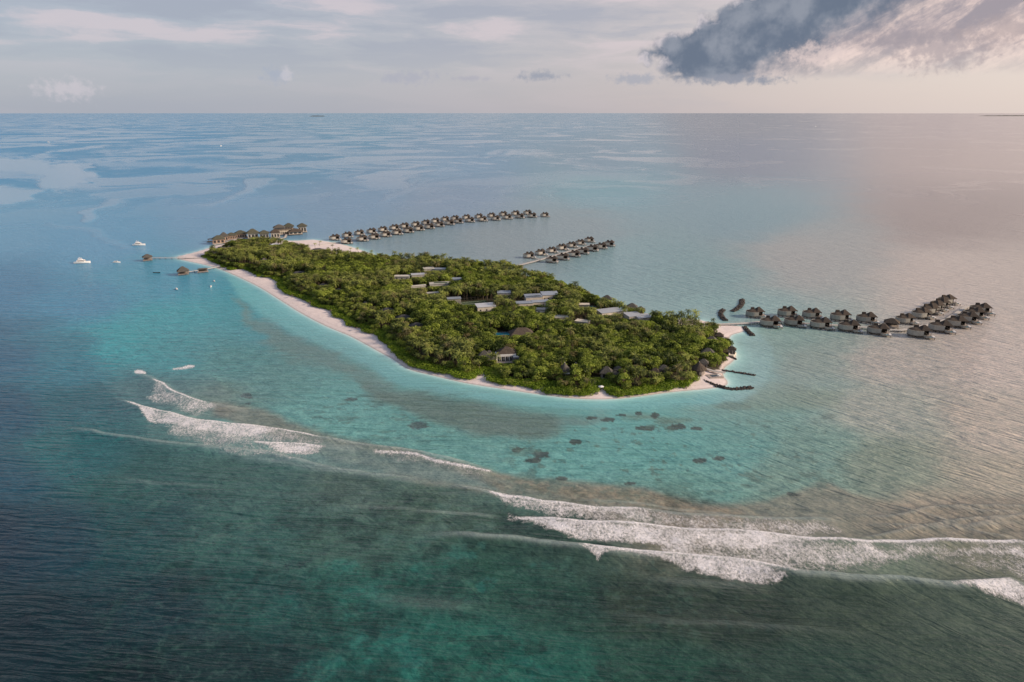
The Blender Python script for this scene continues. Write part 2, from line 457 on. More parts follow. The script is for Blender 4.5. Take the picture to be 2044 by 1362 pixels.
# (x, y, sRGB of the water body and bottom; right side painted paler, warmer as sky sheen)
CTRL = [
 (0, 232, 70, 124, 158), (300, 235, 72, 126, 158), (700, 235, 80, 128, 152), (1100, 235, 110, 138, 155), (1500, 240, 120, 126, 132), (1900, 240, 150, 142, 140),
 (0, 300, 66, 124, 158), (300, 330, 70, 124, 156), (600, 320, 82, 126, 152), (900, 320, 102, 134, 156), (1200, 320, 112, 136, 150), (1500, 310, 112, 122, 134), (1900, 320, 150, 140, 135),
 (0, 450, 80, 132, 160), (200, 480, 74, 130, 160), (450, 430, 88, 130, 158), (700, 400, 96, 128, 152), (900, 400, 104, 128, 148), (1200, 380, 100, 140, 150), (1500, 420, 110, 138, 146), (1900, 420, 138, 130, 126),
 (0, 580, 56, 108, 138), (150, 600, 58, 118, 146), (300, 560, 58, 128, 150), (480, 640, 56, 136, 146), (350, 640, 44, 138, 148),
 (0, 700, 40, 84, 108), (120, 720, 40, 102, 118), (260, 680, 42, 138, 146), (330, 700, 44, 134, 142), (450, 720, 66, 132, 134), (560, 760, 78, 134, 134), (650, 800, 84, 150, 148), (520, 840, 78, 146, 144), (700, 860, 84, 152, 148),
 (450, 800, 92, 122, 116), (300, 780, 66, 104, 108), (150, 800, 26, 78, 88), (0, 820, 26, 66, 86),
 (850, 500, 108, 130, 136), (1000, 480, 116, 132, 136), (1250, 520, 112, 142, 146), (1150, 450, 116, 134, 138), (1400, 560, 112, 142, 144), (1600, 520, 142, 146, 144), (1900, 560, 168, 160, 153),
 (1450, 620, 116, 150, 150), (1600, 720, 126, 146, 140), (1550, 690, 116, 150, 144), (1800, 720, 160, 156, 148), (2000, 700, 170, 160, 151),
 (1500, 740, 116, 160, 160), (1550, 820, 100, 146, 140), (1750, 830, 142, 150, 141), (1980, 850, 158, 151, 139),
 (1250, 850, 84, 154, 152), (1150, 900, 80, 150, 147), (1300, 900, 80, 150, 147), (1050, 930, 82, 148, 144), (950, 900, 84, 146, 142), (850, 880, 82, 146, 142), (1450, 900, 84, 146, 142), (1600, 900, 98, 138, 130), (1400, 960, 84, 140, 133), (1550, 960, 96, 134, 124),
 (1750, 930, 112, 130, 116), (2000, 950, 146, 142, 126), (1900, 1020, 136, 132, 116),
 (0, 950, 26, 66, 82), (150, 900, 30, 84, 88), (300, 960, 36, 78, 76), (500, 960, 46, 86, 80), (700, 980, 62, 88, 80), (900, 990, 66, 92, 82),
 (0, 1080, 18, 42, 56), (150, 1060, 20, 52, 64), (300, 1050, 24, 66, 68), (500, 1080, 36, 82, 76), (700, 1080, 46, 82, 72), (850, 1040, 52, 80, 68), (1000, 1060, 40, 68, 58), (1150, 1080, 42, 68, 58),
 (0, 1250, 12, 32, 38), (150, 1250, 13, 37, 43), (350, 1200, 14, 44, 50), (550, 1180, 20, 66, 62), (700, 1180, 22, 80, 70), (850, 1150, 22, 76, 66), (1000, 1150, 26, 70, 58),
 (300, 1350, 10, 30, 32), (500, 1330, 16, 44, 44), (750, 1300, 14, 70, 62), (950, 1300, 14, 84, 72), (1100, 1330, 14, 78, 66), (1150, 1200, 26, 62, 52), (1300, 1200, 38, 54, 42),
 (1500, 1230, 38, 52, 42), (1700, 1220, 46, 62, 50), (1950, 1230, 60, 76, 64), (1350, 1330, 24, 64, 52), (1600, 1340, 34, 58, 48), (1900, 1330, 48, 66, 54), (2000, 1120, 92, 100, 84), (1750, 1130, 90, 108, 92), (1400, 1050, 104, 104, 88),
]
def s2l(c):
    c = np.asarray(c, float) / 255.0
    return np.where(c <= 0.04045, c / 12.92, ((c + 0.055) / 1.055) ** 2.4)

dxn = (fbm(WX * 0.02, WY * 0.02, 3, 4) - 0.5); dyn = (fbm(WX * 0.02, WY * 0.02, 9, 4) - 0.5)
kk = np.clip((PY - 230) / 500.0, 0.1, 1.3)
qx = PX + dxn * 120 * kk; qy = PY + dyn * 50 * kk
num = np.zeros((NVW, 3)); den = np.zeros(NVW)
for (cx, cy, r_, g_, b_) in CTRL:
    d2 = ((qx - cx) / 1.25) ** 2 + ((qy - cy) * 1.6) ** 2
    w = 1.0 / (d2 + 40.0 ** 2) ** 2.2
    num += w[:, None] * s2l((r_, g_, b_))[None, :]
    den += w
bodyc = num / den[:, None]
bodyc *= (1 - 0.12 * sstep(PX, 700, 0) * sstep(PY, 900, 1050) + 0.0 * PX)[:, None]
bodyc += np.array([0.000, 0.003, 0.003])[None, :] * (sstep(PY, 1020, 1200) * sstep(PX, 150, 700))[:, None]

def blend(mask, rgb, k=1.0):
    global bodyc
    m = np.clip(mask * k, 0, 1)[:, None]
    bodyc = bodyc * (1 - m) + s2l(rgb)[None, :] * m

def poly_mask(pts, feather, wob=0.0, seed=0, sc_=0.05, sub=3):
    """soft mask of an outline given in photograph pixels"""
    P = catmull(pts, True, sub) if sub > 1 else pts
    xs = [p[0] for p in P]; ys_ = [p[1] for p in P]
    pad = feather + abs(wob) + 4
    sel = (PX > min(xs) - pad) & (PX < max(xs) + pad) & (PY > min(ys_) - pad) & (PY < max(ys_) + pad) & (WY > 5)
    out = np.zeros(NVW)
    x = PX[sel]; y = PY[sel]
    if wob:
        x = x + (fbm(WX[sel] * sc_, WY[sel] * sc_, seed, 4, 0.6) - 0.5) * 2 * wob
        y = y + (fbm(WX[sel] * sc_, WY[sel] * sc_, seed + 5, 4, 0.6) - 0.5) * wob
    d = seg_dist(x, y * 1.0, P, True)
    s_ = np.where(inside(x, y, P), d, -d)
    out[sel] = sstep(s_, -feather, feather)
    return out

# band of clear turquoise over sand along the near beach
strip = [(455, 552), (500, 572), (560, 606), (620, 642), (700, 676), (760, 712), (800, 742), (880, 762), (1000, 786), (1150, 800), (1300, 796),
         (1450, 780), (1500, 740), (1480, 700), (1490, 660), (1540, 690), (1530, 760), (1480, 800), (1360, 812), (1220, 818), (1100, 812), (990, 803), (900, 790),
         (820, 776), (780, 762), (740, 735), (690, 712), (640, 690), (590, 668), (540, 640), (500, 610), (470, 580)]
m_strip = poly_mask(strip, 7, 10, 21)
blend(m_strip * sstep(PX, 1500, 1400), (92, 160, 163), 0.88)
blend(m_strip * sstep(PX, 1400, 1500), (122, 164, 166), 0.6)
# seagrass flat beyond it
grass = [(470, 590), (520, 632), (600, 674), (680, 716), (740, 742), (775, 768), (840, 784), (930, 800), (1010, 812), (1100, 820), (1180, 826), (1225, 834),
         (1190, 842), (1130, 846), (1105, 862), (1060, 880), (1000, 872), (930, 862), (860, 830), (800, 812), (740, 792), (700, 762), (640, 740), (560, 700), (500, 650)]
m_grass = poly_mask(grass, 12, 34, 4) * (0.72 + 0.5 * fbm(WX * 0.03, WY * 0.12, 44, 4))
blend(m_grass, (94, 124, 120), 0.75)
blend(poly_mask([(720, 760), (800, 785), (900, 800), (1010, 815), (1110, 830), (1120, 850), (1060, 876), (980, 868), (900, 850), (820, 820), (760, 800)], 10, 20, 6), (86, 106, 98), 0.6)
blend(poly_mask([(1240, 828), (1320, 832), (1380, 838), (1350, 846), (1290, 842)], 5, 16, 14, 0.1), (92, 118, 106), 0.7)
blend(poly_mask([(1430, 806), (1480, 802), (1500, 812), (1460, 820)], 6, 16, 15, 0.1), (96, 118, 108), 0.6)
blend(poly_mask([(1500, 780), (1580, 770), (1680, 790), (1640, 812), (1560, 820), (1500, 815)], 14, 30, 33), (112, 128, 112), 0.5)
# rubble and sand of the reef crest
crest = [(420, 806), (520, 818), (620, 858), (720, 882), (830, 905), (960, 935), (1060, 958), (1150, 962), (1260, 968), (1330, 990), (1420, 1006), (1520, 1004), (1640, 962),
         (1700, 985), (1800, 1005), (1900, 1000), (2044, 985), (2200, 980), (2200, 1060), (2044, 1078), (1850, 1085), (1650, 1078), (1450, 1068), (1250, 1048), (1100, 1010), (960, 985), (830, 960), (700, 930), (600, 900), (500, 858), (440, 832)]
m_crest = poly_mask(crest, 9, 22, 8)
blend(m_crest, (116, 112, 99), 0.72)
blend(poly_mask([(980, 948), (1060, 962), (1180, 972), (1260, 975), (1380, 1008), (1480, 1022), (1400, 1030), (1250, 1010), (1100, 990)], 8, 14, 18), (124, 114, 92), 0.55)
# breakers stir milky water in the lee of the left break
blend(poly_mask([(330, 850), (480, 862), (640, 888), (760, 912), (900, 940), (1000, 985), (850, 960), (700, 945), (560, 925), (430, 902)], 10, 16, 28), (92, 124, 122), 0.7)
# coral heads
HEADS = [(1150, 883, 14, 5), (1032, 899, 12, 5), (1080, 907, 16, 7), (1067, 919, 17, 7), (1120, 954, 14, 5), (1352, 853, 20, 7), (1390, 856, 12, 4), (1290, 855, 22, 5),
         (1399, 919, 13, 5), (1437, 915, 14, 5), (1212, 838, 14, 4), (1654, 832, 18, 6), (492, 790, 13, 5), (495, 806, 7, 2.5), (700, 797, 12, 4), (835, 848, 20, 8),
         (1255, 966, 12, 4), (1583, 988, 14, 5), (1308, 830, 9, 5), (1275, 826, 7, 4), (1240, 828, 10, 3), (1180, 835, 12, 4)]
for i, (hx, hy, hw, hh) in enumerate(HEADS):
    sel = (abs(PX - hx) < hw * 2.2) & (abs(PY - hy) < hh * 2.4)
    ang_n = fbm(WX[sel] * 0.35, WY[sel] * 0.35, 40 + i, 3) - 0.5
    rr = np.sqrt(((PX[sel] - hx) / hw) ** 2 + ((PY[sel] - hy) / hh) ** 2) + ang_n * 1.3
    mm = np.zeros(NVW); mm[sel] = sstep(rr, 1.12, 0.82)
    blend(mm, (62, 72, 70) if hx > 900 else (72, 92, 94), 0.9 if hx != 1654 else 0.3)
# scattered small coral over the lagoon
sel_y = sstep(PY, 820, 860) * sstep(PY, 1010, 960) * sstep(PX, 930, 1100) * sstep(PX, 1900, 1600)
cn = fbm(WX * 0.22, WY * 0.22, 61, 4, 0.6)
cl = fbm(WX * 0.03, WY * 0.03, 66, 3, 0.5)
blend(sstep(cn + (cl - 0.5) * 0.5, 0.56, 0.70) * sel_y, (78, 106, 98), 0.7)
sel_l = sstep(PY, 770, 800) * sstep(PY, 900, 860) * sstep(PX, 560, 640) * sstep(PX, 1000, 860)
blend(sstep(fbm(WX * 0.12, WY * 0.3, 71, 4, 0.6), 0.55, 0.70) * sel_l, (72, 104, 100), 0.6)
# outer reef slope: coral ridges and bright sand pockets
sel_o = sstep(PY, 930, 1010) * sstep(PX, 60, 350) * sstep(PX, 1750, 1300)
pk = fbm(WX * 0.11, WY * 0.11, 81, 5, 0.62)
pk2 = fbm(WX * 0.035, WY * 0.035, 85, 3, 0.5)
blend(sstep(pk + (pk2 - 0.5) * 0.6, 0.56, 0.74) * sel_o * sstep(PY, 1040, 1130) * sstep(PX, 450, 700) * sstep(PX, 1180, 1020), (12, 108, 98), 0.42)
blend(sstep(pk + (pk2 - 0.5) * 0.4, 0.54, 0.70) * sel_o * sstep(PY, 1130, 1040), (74, 112, 102), 0.34)
blend(sstep(pk, 0.46, 0.30) * sel_o, (16, 42, 38), 0.5)
pf = fbm(WX * 0.45, WY * 0.45, 88, 4, 0.65)
blend(sstep(pf, 0.55, 0.75) * sel_o, (70, 112, 100), 0.16)
blend(sstep(pf, 0.45, 0.25) * sel_o, (12, 22, 20), 0.28)
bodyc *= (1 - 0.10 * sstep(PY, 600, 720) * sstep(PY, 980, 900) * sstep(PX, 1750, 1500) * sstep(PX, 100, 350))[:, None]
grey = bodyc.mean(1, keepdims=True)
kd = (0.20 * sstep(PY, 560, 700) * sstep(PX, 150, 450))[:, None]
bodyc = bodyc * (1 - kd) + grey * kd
# shallows right at the shore
sh = np.exp(-np.maximum(shore_d - 0.5, 0) / 4.5)
blend(sh * near_mask, (142, 196, 192), 0.75)
blend(np.exp(-shore_d / 1.3), (196, 200, 194), 0.75)

# calm slicks on the far sea
slick = np.zeros(NVW)
far_w = sstep(PY, 440, 380) * sstep(PY, 232, 250)
for pts, k_ in [
    ([(-80, 375), (60, 378), (72, 388), (40, 408), (-80, 424)], 1), ([(-80, 318), (60, 314), (100, 330), (140, 324), (192, 350), (168, 365), (92, 381), (66, 372), (90, 352), (40, 345), (-80, 342)], 1),
    ([(60, 312), (100, 303), (122, 304), (100, 312), (70, 318)], 0.9), ([(-40, 305), (50, 304), (40, 309), (-40, 310)], 0.9),
    ([(205, 306), (300, 292), (400, 284), (485, 276), (470, 281), (380, 290), (300, 298), (240, 308)], 0.9),
    ([(130, 315), (230, 318), (350, 324), (470, 330), (500, 336), (420, 342), (330, 336), (200, 330)], 0.7),
    ([(148, 441), (185, 418), (232, 397), (262, 387), (342, 384), (330, 392), (280, 393), (240, 404), (205, 424), (165, 444)], 0.8),
    ([(368, 411), (432, 402), (482, 382), (494, 366), (488, 354), (530, 356), (544, 366), (505, 384), (460, 400), (430, 408)], 0.8),
    ([(775, 384), (850, 372), (930, 358), (990, 352), (1180, 344), (1300, 352), (1240, 362), (1000, 370), (900, 392), (850, 404), (760, 400)], 0.45),
    ([(540, 268), (620, 264), (640, 278), (560, 284)], 0.5), ([(80, 444), (150, 452), (200, 470), (290, 500), (230, 490), (140, 462)], 0.4)]:
    slick = np.maximum(slick, poly_mask(pts, 4.0, 26, 95, 0.009) * k_)
slick = np.maximum(slick, sstep(PX, 1150, 1750) * sstep(PY, 470, 330) * 0.75)
slick = slick * (1 - poly_mask([(860, 372), (960, 372), (980, 378), (900, 392), (830, 402), (770, 402)], 3, 6, 96, 0.012))

# ---------------------------------------------------------------- surf: ridges and foam
ridge = np.zeros(NVW)
foam = np.zeros(NVW)
pale = np.zeros(NVW)
WXs, WYs = WX, WY
def wave(pts, h, lean=1.0, w_front=2.2, w_back=7.0, f=0.0, fw=1.2, t0=0.0, t1=1.0, fl0=0.0, fl1=1.0, soft=0.12, pl=0.0, plw=1.5):
    """a travelling crest; seaward side is below the line in the photograph"""
    global ridge, foam, pale
    P = catmull([tuple(gp(*p)[:2]) for p in pts], False, 5)
    xs = [p[0] for p in P]; yy = [p[1] for p in P]
    sel = (WX > min(xs) - 30) & (WX < max(xs) + 30) & (WY > min(yy) - 30) & (WY < max(yy) + 30)
    x = WX[sel] + (fbm(WX[sel] * 0.06, WY[sel] * 0.06, 55, 3) - 0.5) * 3.0
    y = WY[sel] + (fbm(WX[sel] * 0.06, WY[sel] * 0.06, 57, 3) - 0.5) * 3.0
    d, t, s = seg_dist(x, y, P, False, True)
    # lines run left to right; side > 0 is the far (shoreward) side
    wdt = np.where(s > 0, w_front, w_back)
    prof = np.exp(-(d / wdt) ** 2)
    env = sstep(t, 0.0, soft) * sstep(t, 1.0, 1 - soft)
    hv = h * prof * env * (0.75 + 0.5 * fbm(WX[sel] * 0.05, WY[sel] * 0.05, 59, 2))
    ridge[sel] = np.maximum(ridge[sel], hv)
    if f:
        e2 = sstep(t, fl0 - 0.02, fl0 + 0.03) * sstep(t, fl1 + 0.02, fl1 - 0.05)
        fo = f * e2 * np.exp(-(d / np.where(s > 0, fw * 0.55, fw)) ** 2)
        foam[sel] = np.maximum(foam[sel], fo)
    if pl:
        pale[sel] = np.maximum(pale[sel], pl * env * np.exp(-((d - plw * 0.4) / plw) ** 2))

def foam_poly(pts, k, feather, wob=12, seed=1, sc_=0.12):
    global foam
    n_ = fbm(WX * 0.10, WY * 0.10, seed + 300, 4, 0.6)
    foam = np.maximum(foam, poly_mask(pts, feather * 1.6, wob * 1.5, seed, sc_) * k * (0.62 + 0.76 * n_))

W1 = [(215, 790), (275, 812), (300, 822), (345, 830), (400, 842), (480, 852), (560, 862), (640, 878), (740, 895), (800, 903), (870, 915), (940, 930), (1000, 945)]
wave(W1, 2.0, f=0.95, fw=1.1, fl0=0.08, fl1=0.62, pl=0.55, plw=0.9)
wave([(730, 905), (780, 908), (830, 914), (880, 926), (940, 936), (1000, 946)], 0.9, f=0.85, fw=1.4, fl0=0.05, fl1=0.95)
foam_poly([(278, 814), (300, 822), (345, 831), (420, 844), (500, 854), (560, 863), (520, 872), (440, 868), (370, 858), (350, 848), (320, 846), (296, 838)], 0.74, 3, 6, 2)
foam_poly([(325, 838), (400, 846), (500, 856), (600, 872), (700, 892), (620, 886), (540, 884), (480, 890), (440, 892), (400, 884), (340, 866), (330, 850)], 0.44, 8, 16, 3)
foam_poly([(330, 855), (430, 862), (520, 880), (470, 898), (400, 890)], 0.34, 9, 16, 13)
wave([(430, 880), (515, 886), (580, 889), (650, 894), (740, 902)], 1.2, f=0.95, fw=1.3, fl0=0.25, fl1=0.72, pl=0.3)
foam_poly([(515, 886), (560, 888), (610, 892), (650, 895), (625, 906), (590, 908), (555, 902)], 0.72, 3.5, 6, 4)
foam_poly([(420, 890), (520, 895), (620, 912), (560, 918), (470, 905)], 0.42, 8, 20, 14)
wave([(268, 744), (290, 752), (322, 766), (345, 782), (385, 799), (440, 811), (500, 822)], 1.3, f=0.9, fw=1.0, fl0=0.2, fl1=0.75, pl=0.35)
foam_poly([(320, 765), (340, 781), (385, 800), (435, 812), (420, 824), (390, 826), (345, 812), (300, 800), (305, 780)], 0.50, 6, 10, 5)
foam_poly([(268, 743), (276, 738), (290, 742), (292, 747), (280, 748)], 0.95, 2, 2, 6)
foam_poly([(343, 736), (362, 733), (384, 729), (389, 733), (374, 736), (350, 738)], 0.85, 1.5, 2, 7)
foam_poly([(860, 925), (940, 934), (990, 946), (960, 956), (900, 948), (850, 938)], 0.26, 7, 16, 17)
foam_poly([(740, 900), (830, 914), (870, 924), (840, 928), (760, 914)], 0.30, 4, 9, 16)
wave([(380, 740), (420, 752), (450, 775), (490, 792)], 0.5, pl=0.0)
W5 = [(860, 968), (920, 974), (975, 985), (1050, 998), (1120, 1008), (1200, 1014), (1300, 1022), (1400, 1030), (1500, 1036), (1600, 1038), (1700, 1040)]
wave(W5, 1.1, f=0.95, fw=1.3, fl0=0.15, fl1=0.55, pl=0.5, plw=0.9)
wave([(1150, 996), (1250, 1004), (1360, 1018), (1460, 1030)], 0.3, pl=0.35, plw=0.6)
foam_poly([(975, 985), (1050, 997), (1120, 1008), (1230, 1016), (1300, 1022), (1280, 1036), (1180, 1030), (1090, 1020), (1030, 1010)], 0.66, 5, 9, 7)
foam_poly([(1100, 1012), (1250, 1020), (1420, 1032), (1560, 1042), (1680, 1056), (1600, 1074), (1420, 1062), (1250, 1046), (1110, 1035)], 0.50, 10, 18, 8)
W6 = [(1010, 1031), (1100, 1040), (1200, 1048), (1300, 1055), (1400, 1064), (1500, 1070), (1600, 1081), (1700, 1087), (1800, 1088), (1900, 1085), (2044, 1091), (2250, 1094)]
wave(W6, 2.2, f=1.0, fw=1.6, fl0=0.01, fl1=0.85, pl=0.2, w_back=9)
foam_poly([(1012, 1032), (1100, 1042), (1250, 1052), (1450, 1068), (1600, 1082), (1560, 1098), (1450, 1098), (1330, 1092), (1220, 1082), (1130, 1070), (1060, 1048)], 0.80, 5, 16, 9)
foam_poly([(1290, 1062), (1500, 1078), (1700, 1092), (1950, 1094), (2200, 1098), (2200, 1112), (1900, 1112), (1820, 1116), (1740, 1128), (1660, 1130), (1560, 1140), (1400, 1122), (1330, 1100)], 0.60, 9, 24, 10)
foam_poly([(1600, 1090), (1800, 1095), (2200, 1100), (2200, 1150), (1950, 1140), (1800, 1128), (1700, 1140), (1560, 1140)], 0.36, 18, 28, 11)
W7 = [(820, 1066), (900, 1071), (1000, 1080), (1080, 1088), (1160, 1096), (1250, 1106), (1350, 1115), (1450, 1126), (1520, 1138), (1600, 1152), (1700, 1160), (1800, 1164), (1900, 1172), (2044, 1164), (2250, 1150)]
wave(W7, 2.4, f=0.98, fw=1.2, fl0=0.25, fl1=0.56, pl=0.62, w_back=5)
foam_poly([(1162, 1097), (1250, 1107), (1350, 1116), (1450, 1128), (1530, 1142), (1560, 1158), (1500, 1164), (1400, 1146), (1310, 1122), (1250, 1110), (1215, 1112), (1188, 1122), (1178, 1110)], 0.70, 4, 14, 12)
foam_poly([(1905, 1172), (1960, 1168), (2044, 1162), (2250, 1150), (2250, 1215), (2044, 1200), (1985, 1190), (1940, 1180)], 0.85, 4, 9, 15)
wave([(120, 850), (200, 866), (350, 889), (500, 903), (600, 922), (700, 944), (800, 955), (880, 968)], 1.4, pl=0.48, plw=1.0, w_back=5)
wave([(800, 1014), (900, 1026), (1010, 1031)], 1.0, pl=0.35, soft=0.3, plw=0.9)
wave([(180, 948), (280, 962), (380, 970), (480, 976)], 0.6, pl=0.14, soft=0.4, plw=0.9)
wave([(1150, 1215), (1300, 1238), (1400, 1247), (1500, 1252), (1620, 1258), (1760, 1268)], 1.3, pl=0.10, soft=0.35, plw=1.0)
wave([(700, 1190), (850, 1205), (1000, 1212)], 0.5, pl=0.12, soft=0.4, plw=2.0)
wave([(1240, 1148), (1400, 1168), (1560, 1178)], 0.7, pl=0.12, soft=0.4, plw=2.0)
# refraction ridges where the swell wraps the right end of the reef
for pts in ([(1640, 1012), (1720, 1030), (1800, 1028), (1860, 1016), (1930, 1012), (2044, 1012), (2200, 1008)], [(1700, 1046), (1790, 1050), (1860, 1050), (1930, 1040), (2000, 1034), (2080, 1032)],
            [(1650, 1062), (1700, 1078), (1760, 1072), (1840, 1056), (1960, 1052), (2060, 1040)], [(1880, 1068), (1950, 1050), (2044, 1030), (2150, 1015)], [(1760, 1005), (1850, 1030), (1960, 1065), (2060, 1085)],
            [(1840, 1005), (1940, 1020), (2060, 1025)]):
    wave(pts, 1.0, w_front=1.4, w_back=2.2, soft=0.25, pl=0.22, plw=0.7)
wave([(430, 905), (560, 925), (700, 948), (840, 966), (960, 982)], 0.6, pl=0.22, plw=0.8, soft=0.3)
wave([(600, 1005), (800, 1016), (1000, 1034)], 0.6, pl=0.16, plw=0.8, soft=0.4)
# boat wakes far out on the right
for pts in ([(1690, 366), (1790, 378), (1880, 385), (2030, 403)], [(1780, 380), (1860, 390), (1960, 396), (2044, 400)]):
    P = catmull([tuple(gp(*p)[:2]) for p in pts], False, 4)
    d, t, s = seg_dist(WX, WY, P, False, True)
    ridge = np.maximum(ridge, 0.9 * np.exp(-(d / 5.0) ** 2) * sstep(t, 0, 0.2) * sstep(t, 1, 0.7))
foam = foam * np.clip(shore_d / 3.0, 0, 1)
foam = np.maximum(foam, 0)

# open-water swell as real relief, fading out near the island
dist = np.hypot(WX, WY)
sw = (np.sin((WX * 0.10 + WY * 0.99) * 0.125 + 3 * fbm(WX * 0.01, WY * 0.01, 101, 2)) * 0.22 +
      (fbm(WX * 0.09 + WY * 0.03, WY * 0.22, 105, 3) - 0.5) * 0.55) * sstep(dist, 420, 260)
ZW = ridge + sw * (0.4 + 0.6 * sstep(PY, 850, 1050))
ZW = ZW * np.clip((shore_d - 1.0) / 8.0, 0, 1)

me = bpy.data.meshes.new('sea')
me.vertices.add(NVW)
co = np.stack([WX, WY, ZW], 1).astype(np.float32)
me.vertices.foreach_set('co', co.ravel())
nq, ntr = len(WQ), len(WT)
me.loops.add(nq * 4 + ntr * 3)
me.loops.foreach_set('vertex_index', np.concatenate([WQ.ravel(), WT.ravel()]).astype(np.int32))
me.polygons.add(nq + ntr)
me.polygons.foreach_set('loop_start', np.concatenate([np.arange(nq) * 4, nq * 4 + np.arange(ntr) * 3]).astype(np.int32))
me.polygons.foreach_set('use_smooth', np.ones(nq + ntr, bool))
me.update()
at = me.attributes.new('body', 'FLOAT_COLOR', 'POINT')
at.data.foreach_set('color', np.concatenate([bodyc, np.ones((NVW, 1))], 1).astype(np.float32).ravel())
calm = np.exp(-shore_d / 26.0) * near_mask
lag = sstep(PY, 500, 640) * 1.0
for nm, arr in (('foam', foam), ('slick', slick), ('pale', pale), ('calm', calm)):
    a_ = me.attributes.new(nm, 'FLOAT', 'POINT')
    a_.data.foreach_set('value', np.asarray(arr, np.float32))
sea = bpy.data.objects.new('sea', me)
col.objects.link(sea)
sea['kind'] = 'structure'
sea['label'] = 'blue and turquoise sea with reef, lagoon and breaking surf round the island'

m, t, b = mat('sea_water')
pos = t.new('ShaderNodeNewGeometry').outputs['Position']
sx, sy, sz = t.xyz(pos)
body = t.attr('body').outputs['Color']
fo = t.attr('foam').outputs['Fac']
sl = t.attr('slick').outputs['Fac']
rr = t.new('ShaderNodeVectorMath', operation='LENGTH'); t.put(rr.inputs[0], t.comb(sx, sy, 0)); rr = rr.outputs['Value']
lw = t.noise(pos, 0.0011, 4, 0.55, 0, True)
lv = t.vm('ADD', t.comb(t.mul(sx, 0.0030), t.mul(sy, 0.0026), 0), t.vm('MULTIPLY', lw, (3.2, 3.2, 0)))
sl2 = t.noise(lv, 1.0, 7, 0.56, 0.8)
sl2 = t.mul(t.smooth(t.add(sl2, t.smooth(sx, 300.0, -900.0, 0.0, 0.05)), 0.50, 0.60), t.smooth(rr, 1000.0, 1800.0, 0.0, 0.85))
sl3 = t.noise(t.vm('ADD', lv, (40.0, 9.0, 0.0)), 3.5, 5, 0.6, 0.6)
sl = t.m('MAXIMUM', sl, sl2)
sl = t.m('MAXIMUM', sl, t.mul(t.smooth(sl3, 0.50, 0.64), t.smooth(rr, 800.0, 1800.0, 0.0, 0.5)))
pa = t.attr('pale').outputs['Fac']
ca = t.attr('calm').outputs['Fac']
# fine mottling of the bottom
mot = t.noise(pos, 0.16, 6, 0.66)
mot2 = t.noise(pos, 0.7, 4, 0.6)
mm = t.add(t.mul(mot, 0.65), t.mul(mot2, 0.35))
mc = t.mix(t.smooth(mm, 0.33, 0.67), (0.66, 0.74, 0.77), (1.32, 1.24, 1.20))
ALB = 1.35
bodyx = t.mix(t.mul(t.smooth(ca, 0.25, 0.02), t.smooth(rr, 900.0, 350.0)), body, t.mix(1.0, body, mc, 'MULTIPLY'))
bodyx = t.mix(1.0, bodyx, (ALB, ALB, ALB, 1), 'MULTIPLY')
bodyx = t.mix(t.mul(pa, 0.75), bodyx, (0.42, 0.50, 0.47))  # pale lines along the swell crests, highlights painted into the water colour
# foam: patchy, lacy
fv = t.comb(t.mul(sx, 1.0), t.mul(sy, 0.8), sz)
f1 = t.noise(fv, 1.15, 6, 0.78, 0.5)
f2 = t.noise(fv, 0.16, 4, 0.6)
f3 = t.noise(t.comb(t.add(t.mul(sx, 0.9), t.mul(sy, 0.5)), t.sub(t.mul(sy, 0.35), t.mul(sx, 0.2)), 0), 0.8, 5, 0.7)
fsum = t.add(t.add(t.mul(f1, 0.55), t.mul(f2, 0.20)), t.mul(f3, 0.25))
fm = t.smooth(t.add(fo, t.mul(t.sub(fsum, 0.50), 3.3)), 0.18, 0.92)
fm = t.m('MAXIMUM', t.mul(fm, t.smooth(fo, 0.05, 0.35)), t.smooth(fo, 0.88, 0.97))
# wave relief
def rot(vx, vy, deg, sx_, sy_):
    c_, s_ = math.cos(R(deg)), math.sin(R(deg))
    return t.comb(t.mul(t.add(t.mul(vx, c_), t.mul(vy, s_)), sx_), t.mul(t.sub(t.mul(vy, c_), t.mul(vx, s_)), sy_), 0)
def ridged(v):
    return t.sub(1.0, t.m('ABSOLUTE', t.mul(t.sub(v, 0.5), 3.2)))
ripA = t.add(t.mul(t.noise(rot(sx, sy, -3, 0.10, 0.52), 1.0, 5, 0.55, 0.5), 0.8), t.mul(ridged(t.noise(rot(sx, sy, -6, 0.030, 0.23), 1.0, 3, 0.5, 0.7)), 1.0))   # long crests across the view
ripB = t.add(t.mul(t.noise(rot(sx, sy, -50, 0.10, 0.42), 1.0, 5, 0.55, 0.5), 0.9), t.mul(ridged(t.noise(rot(sx, sy, -44, 0.035, 0.19), 1.0, 3, 0.5, 0.7)), 0.9))  # crests running down to the right
ripC = t.noise(pos, 0.55, 5, 0.62)
right = t.smooth(t.add(sx, t.mul(sy, 0.18)), 60.0, 260.0)
rip = t.add(t.mul(ripA, t.linr(right, 0, 1, 0.75, 0.35)), t.mul(ripB, t.linr(right, 0, 1, 0.22, 0.80)))
hgt = t.add(t.mul(rip, 1.0), t.mul(ripC, 0.30))
swl = t.noise(rot(sx, sy, -8, 0.02, 0.07), 1.0, 3, 0.5, 0.3)
hgt = t.add(hgt, t.mul(swl, 0.9))
amp = t.mul(t.sub(1.0, t.mul(ca, 0.80)), t.sub(1.0, t.mul(sl, 0.85)))
amp = t.mul(amp, t.smooth(rr, 1400.0, 300.0, 0.55, 1.0))
amp = t.mul(amp, t.smooth(rr, 150.0, 380.0, 0.72, 1.0))
hgt = t.add(t.mul(hgt, t.mul(amp, 1.25)), t.mul(t.mul(fm, f1), 0.55))
bn = t.new('ShaderNodeBump'); bn.inputs['Strength'].default_value = 1.0; bn.inputs['Distance'].default_value = 1.0
t.put(bn.inputs['Height'], hgt)
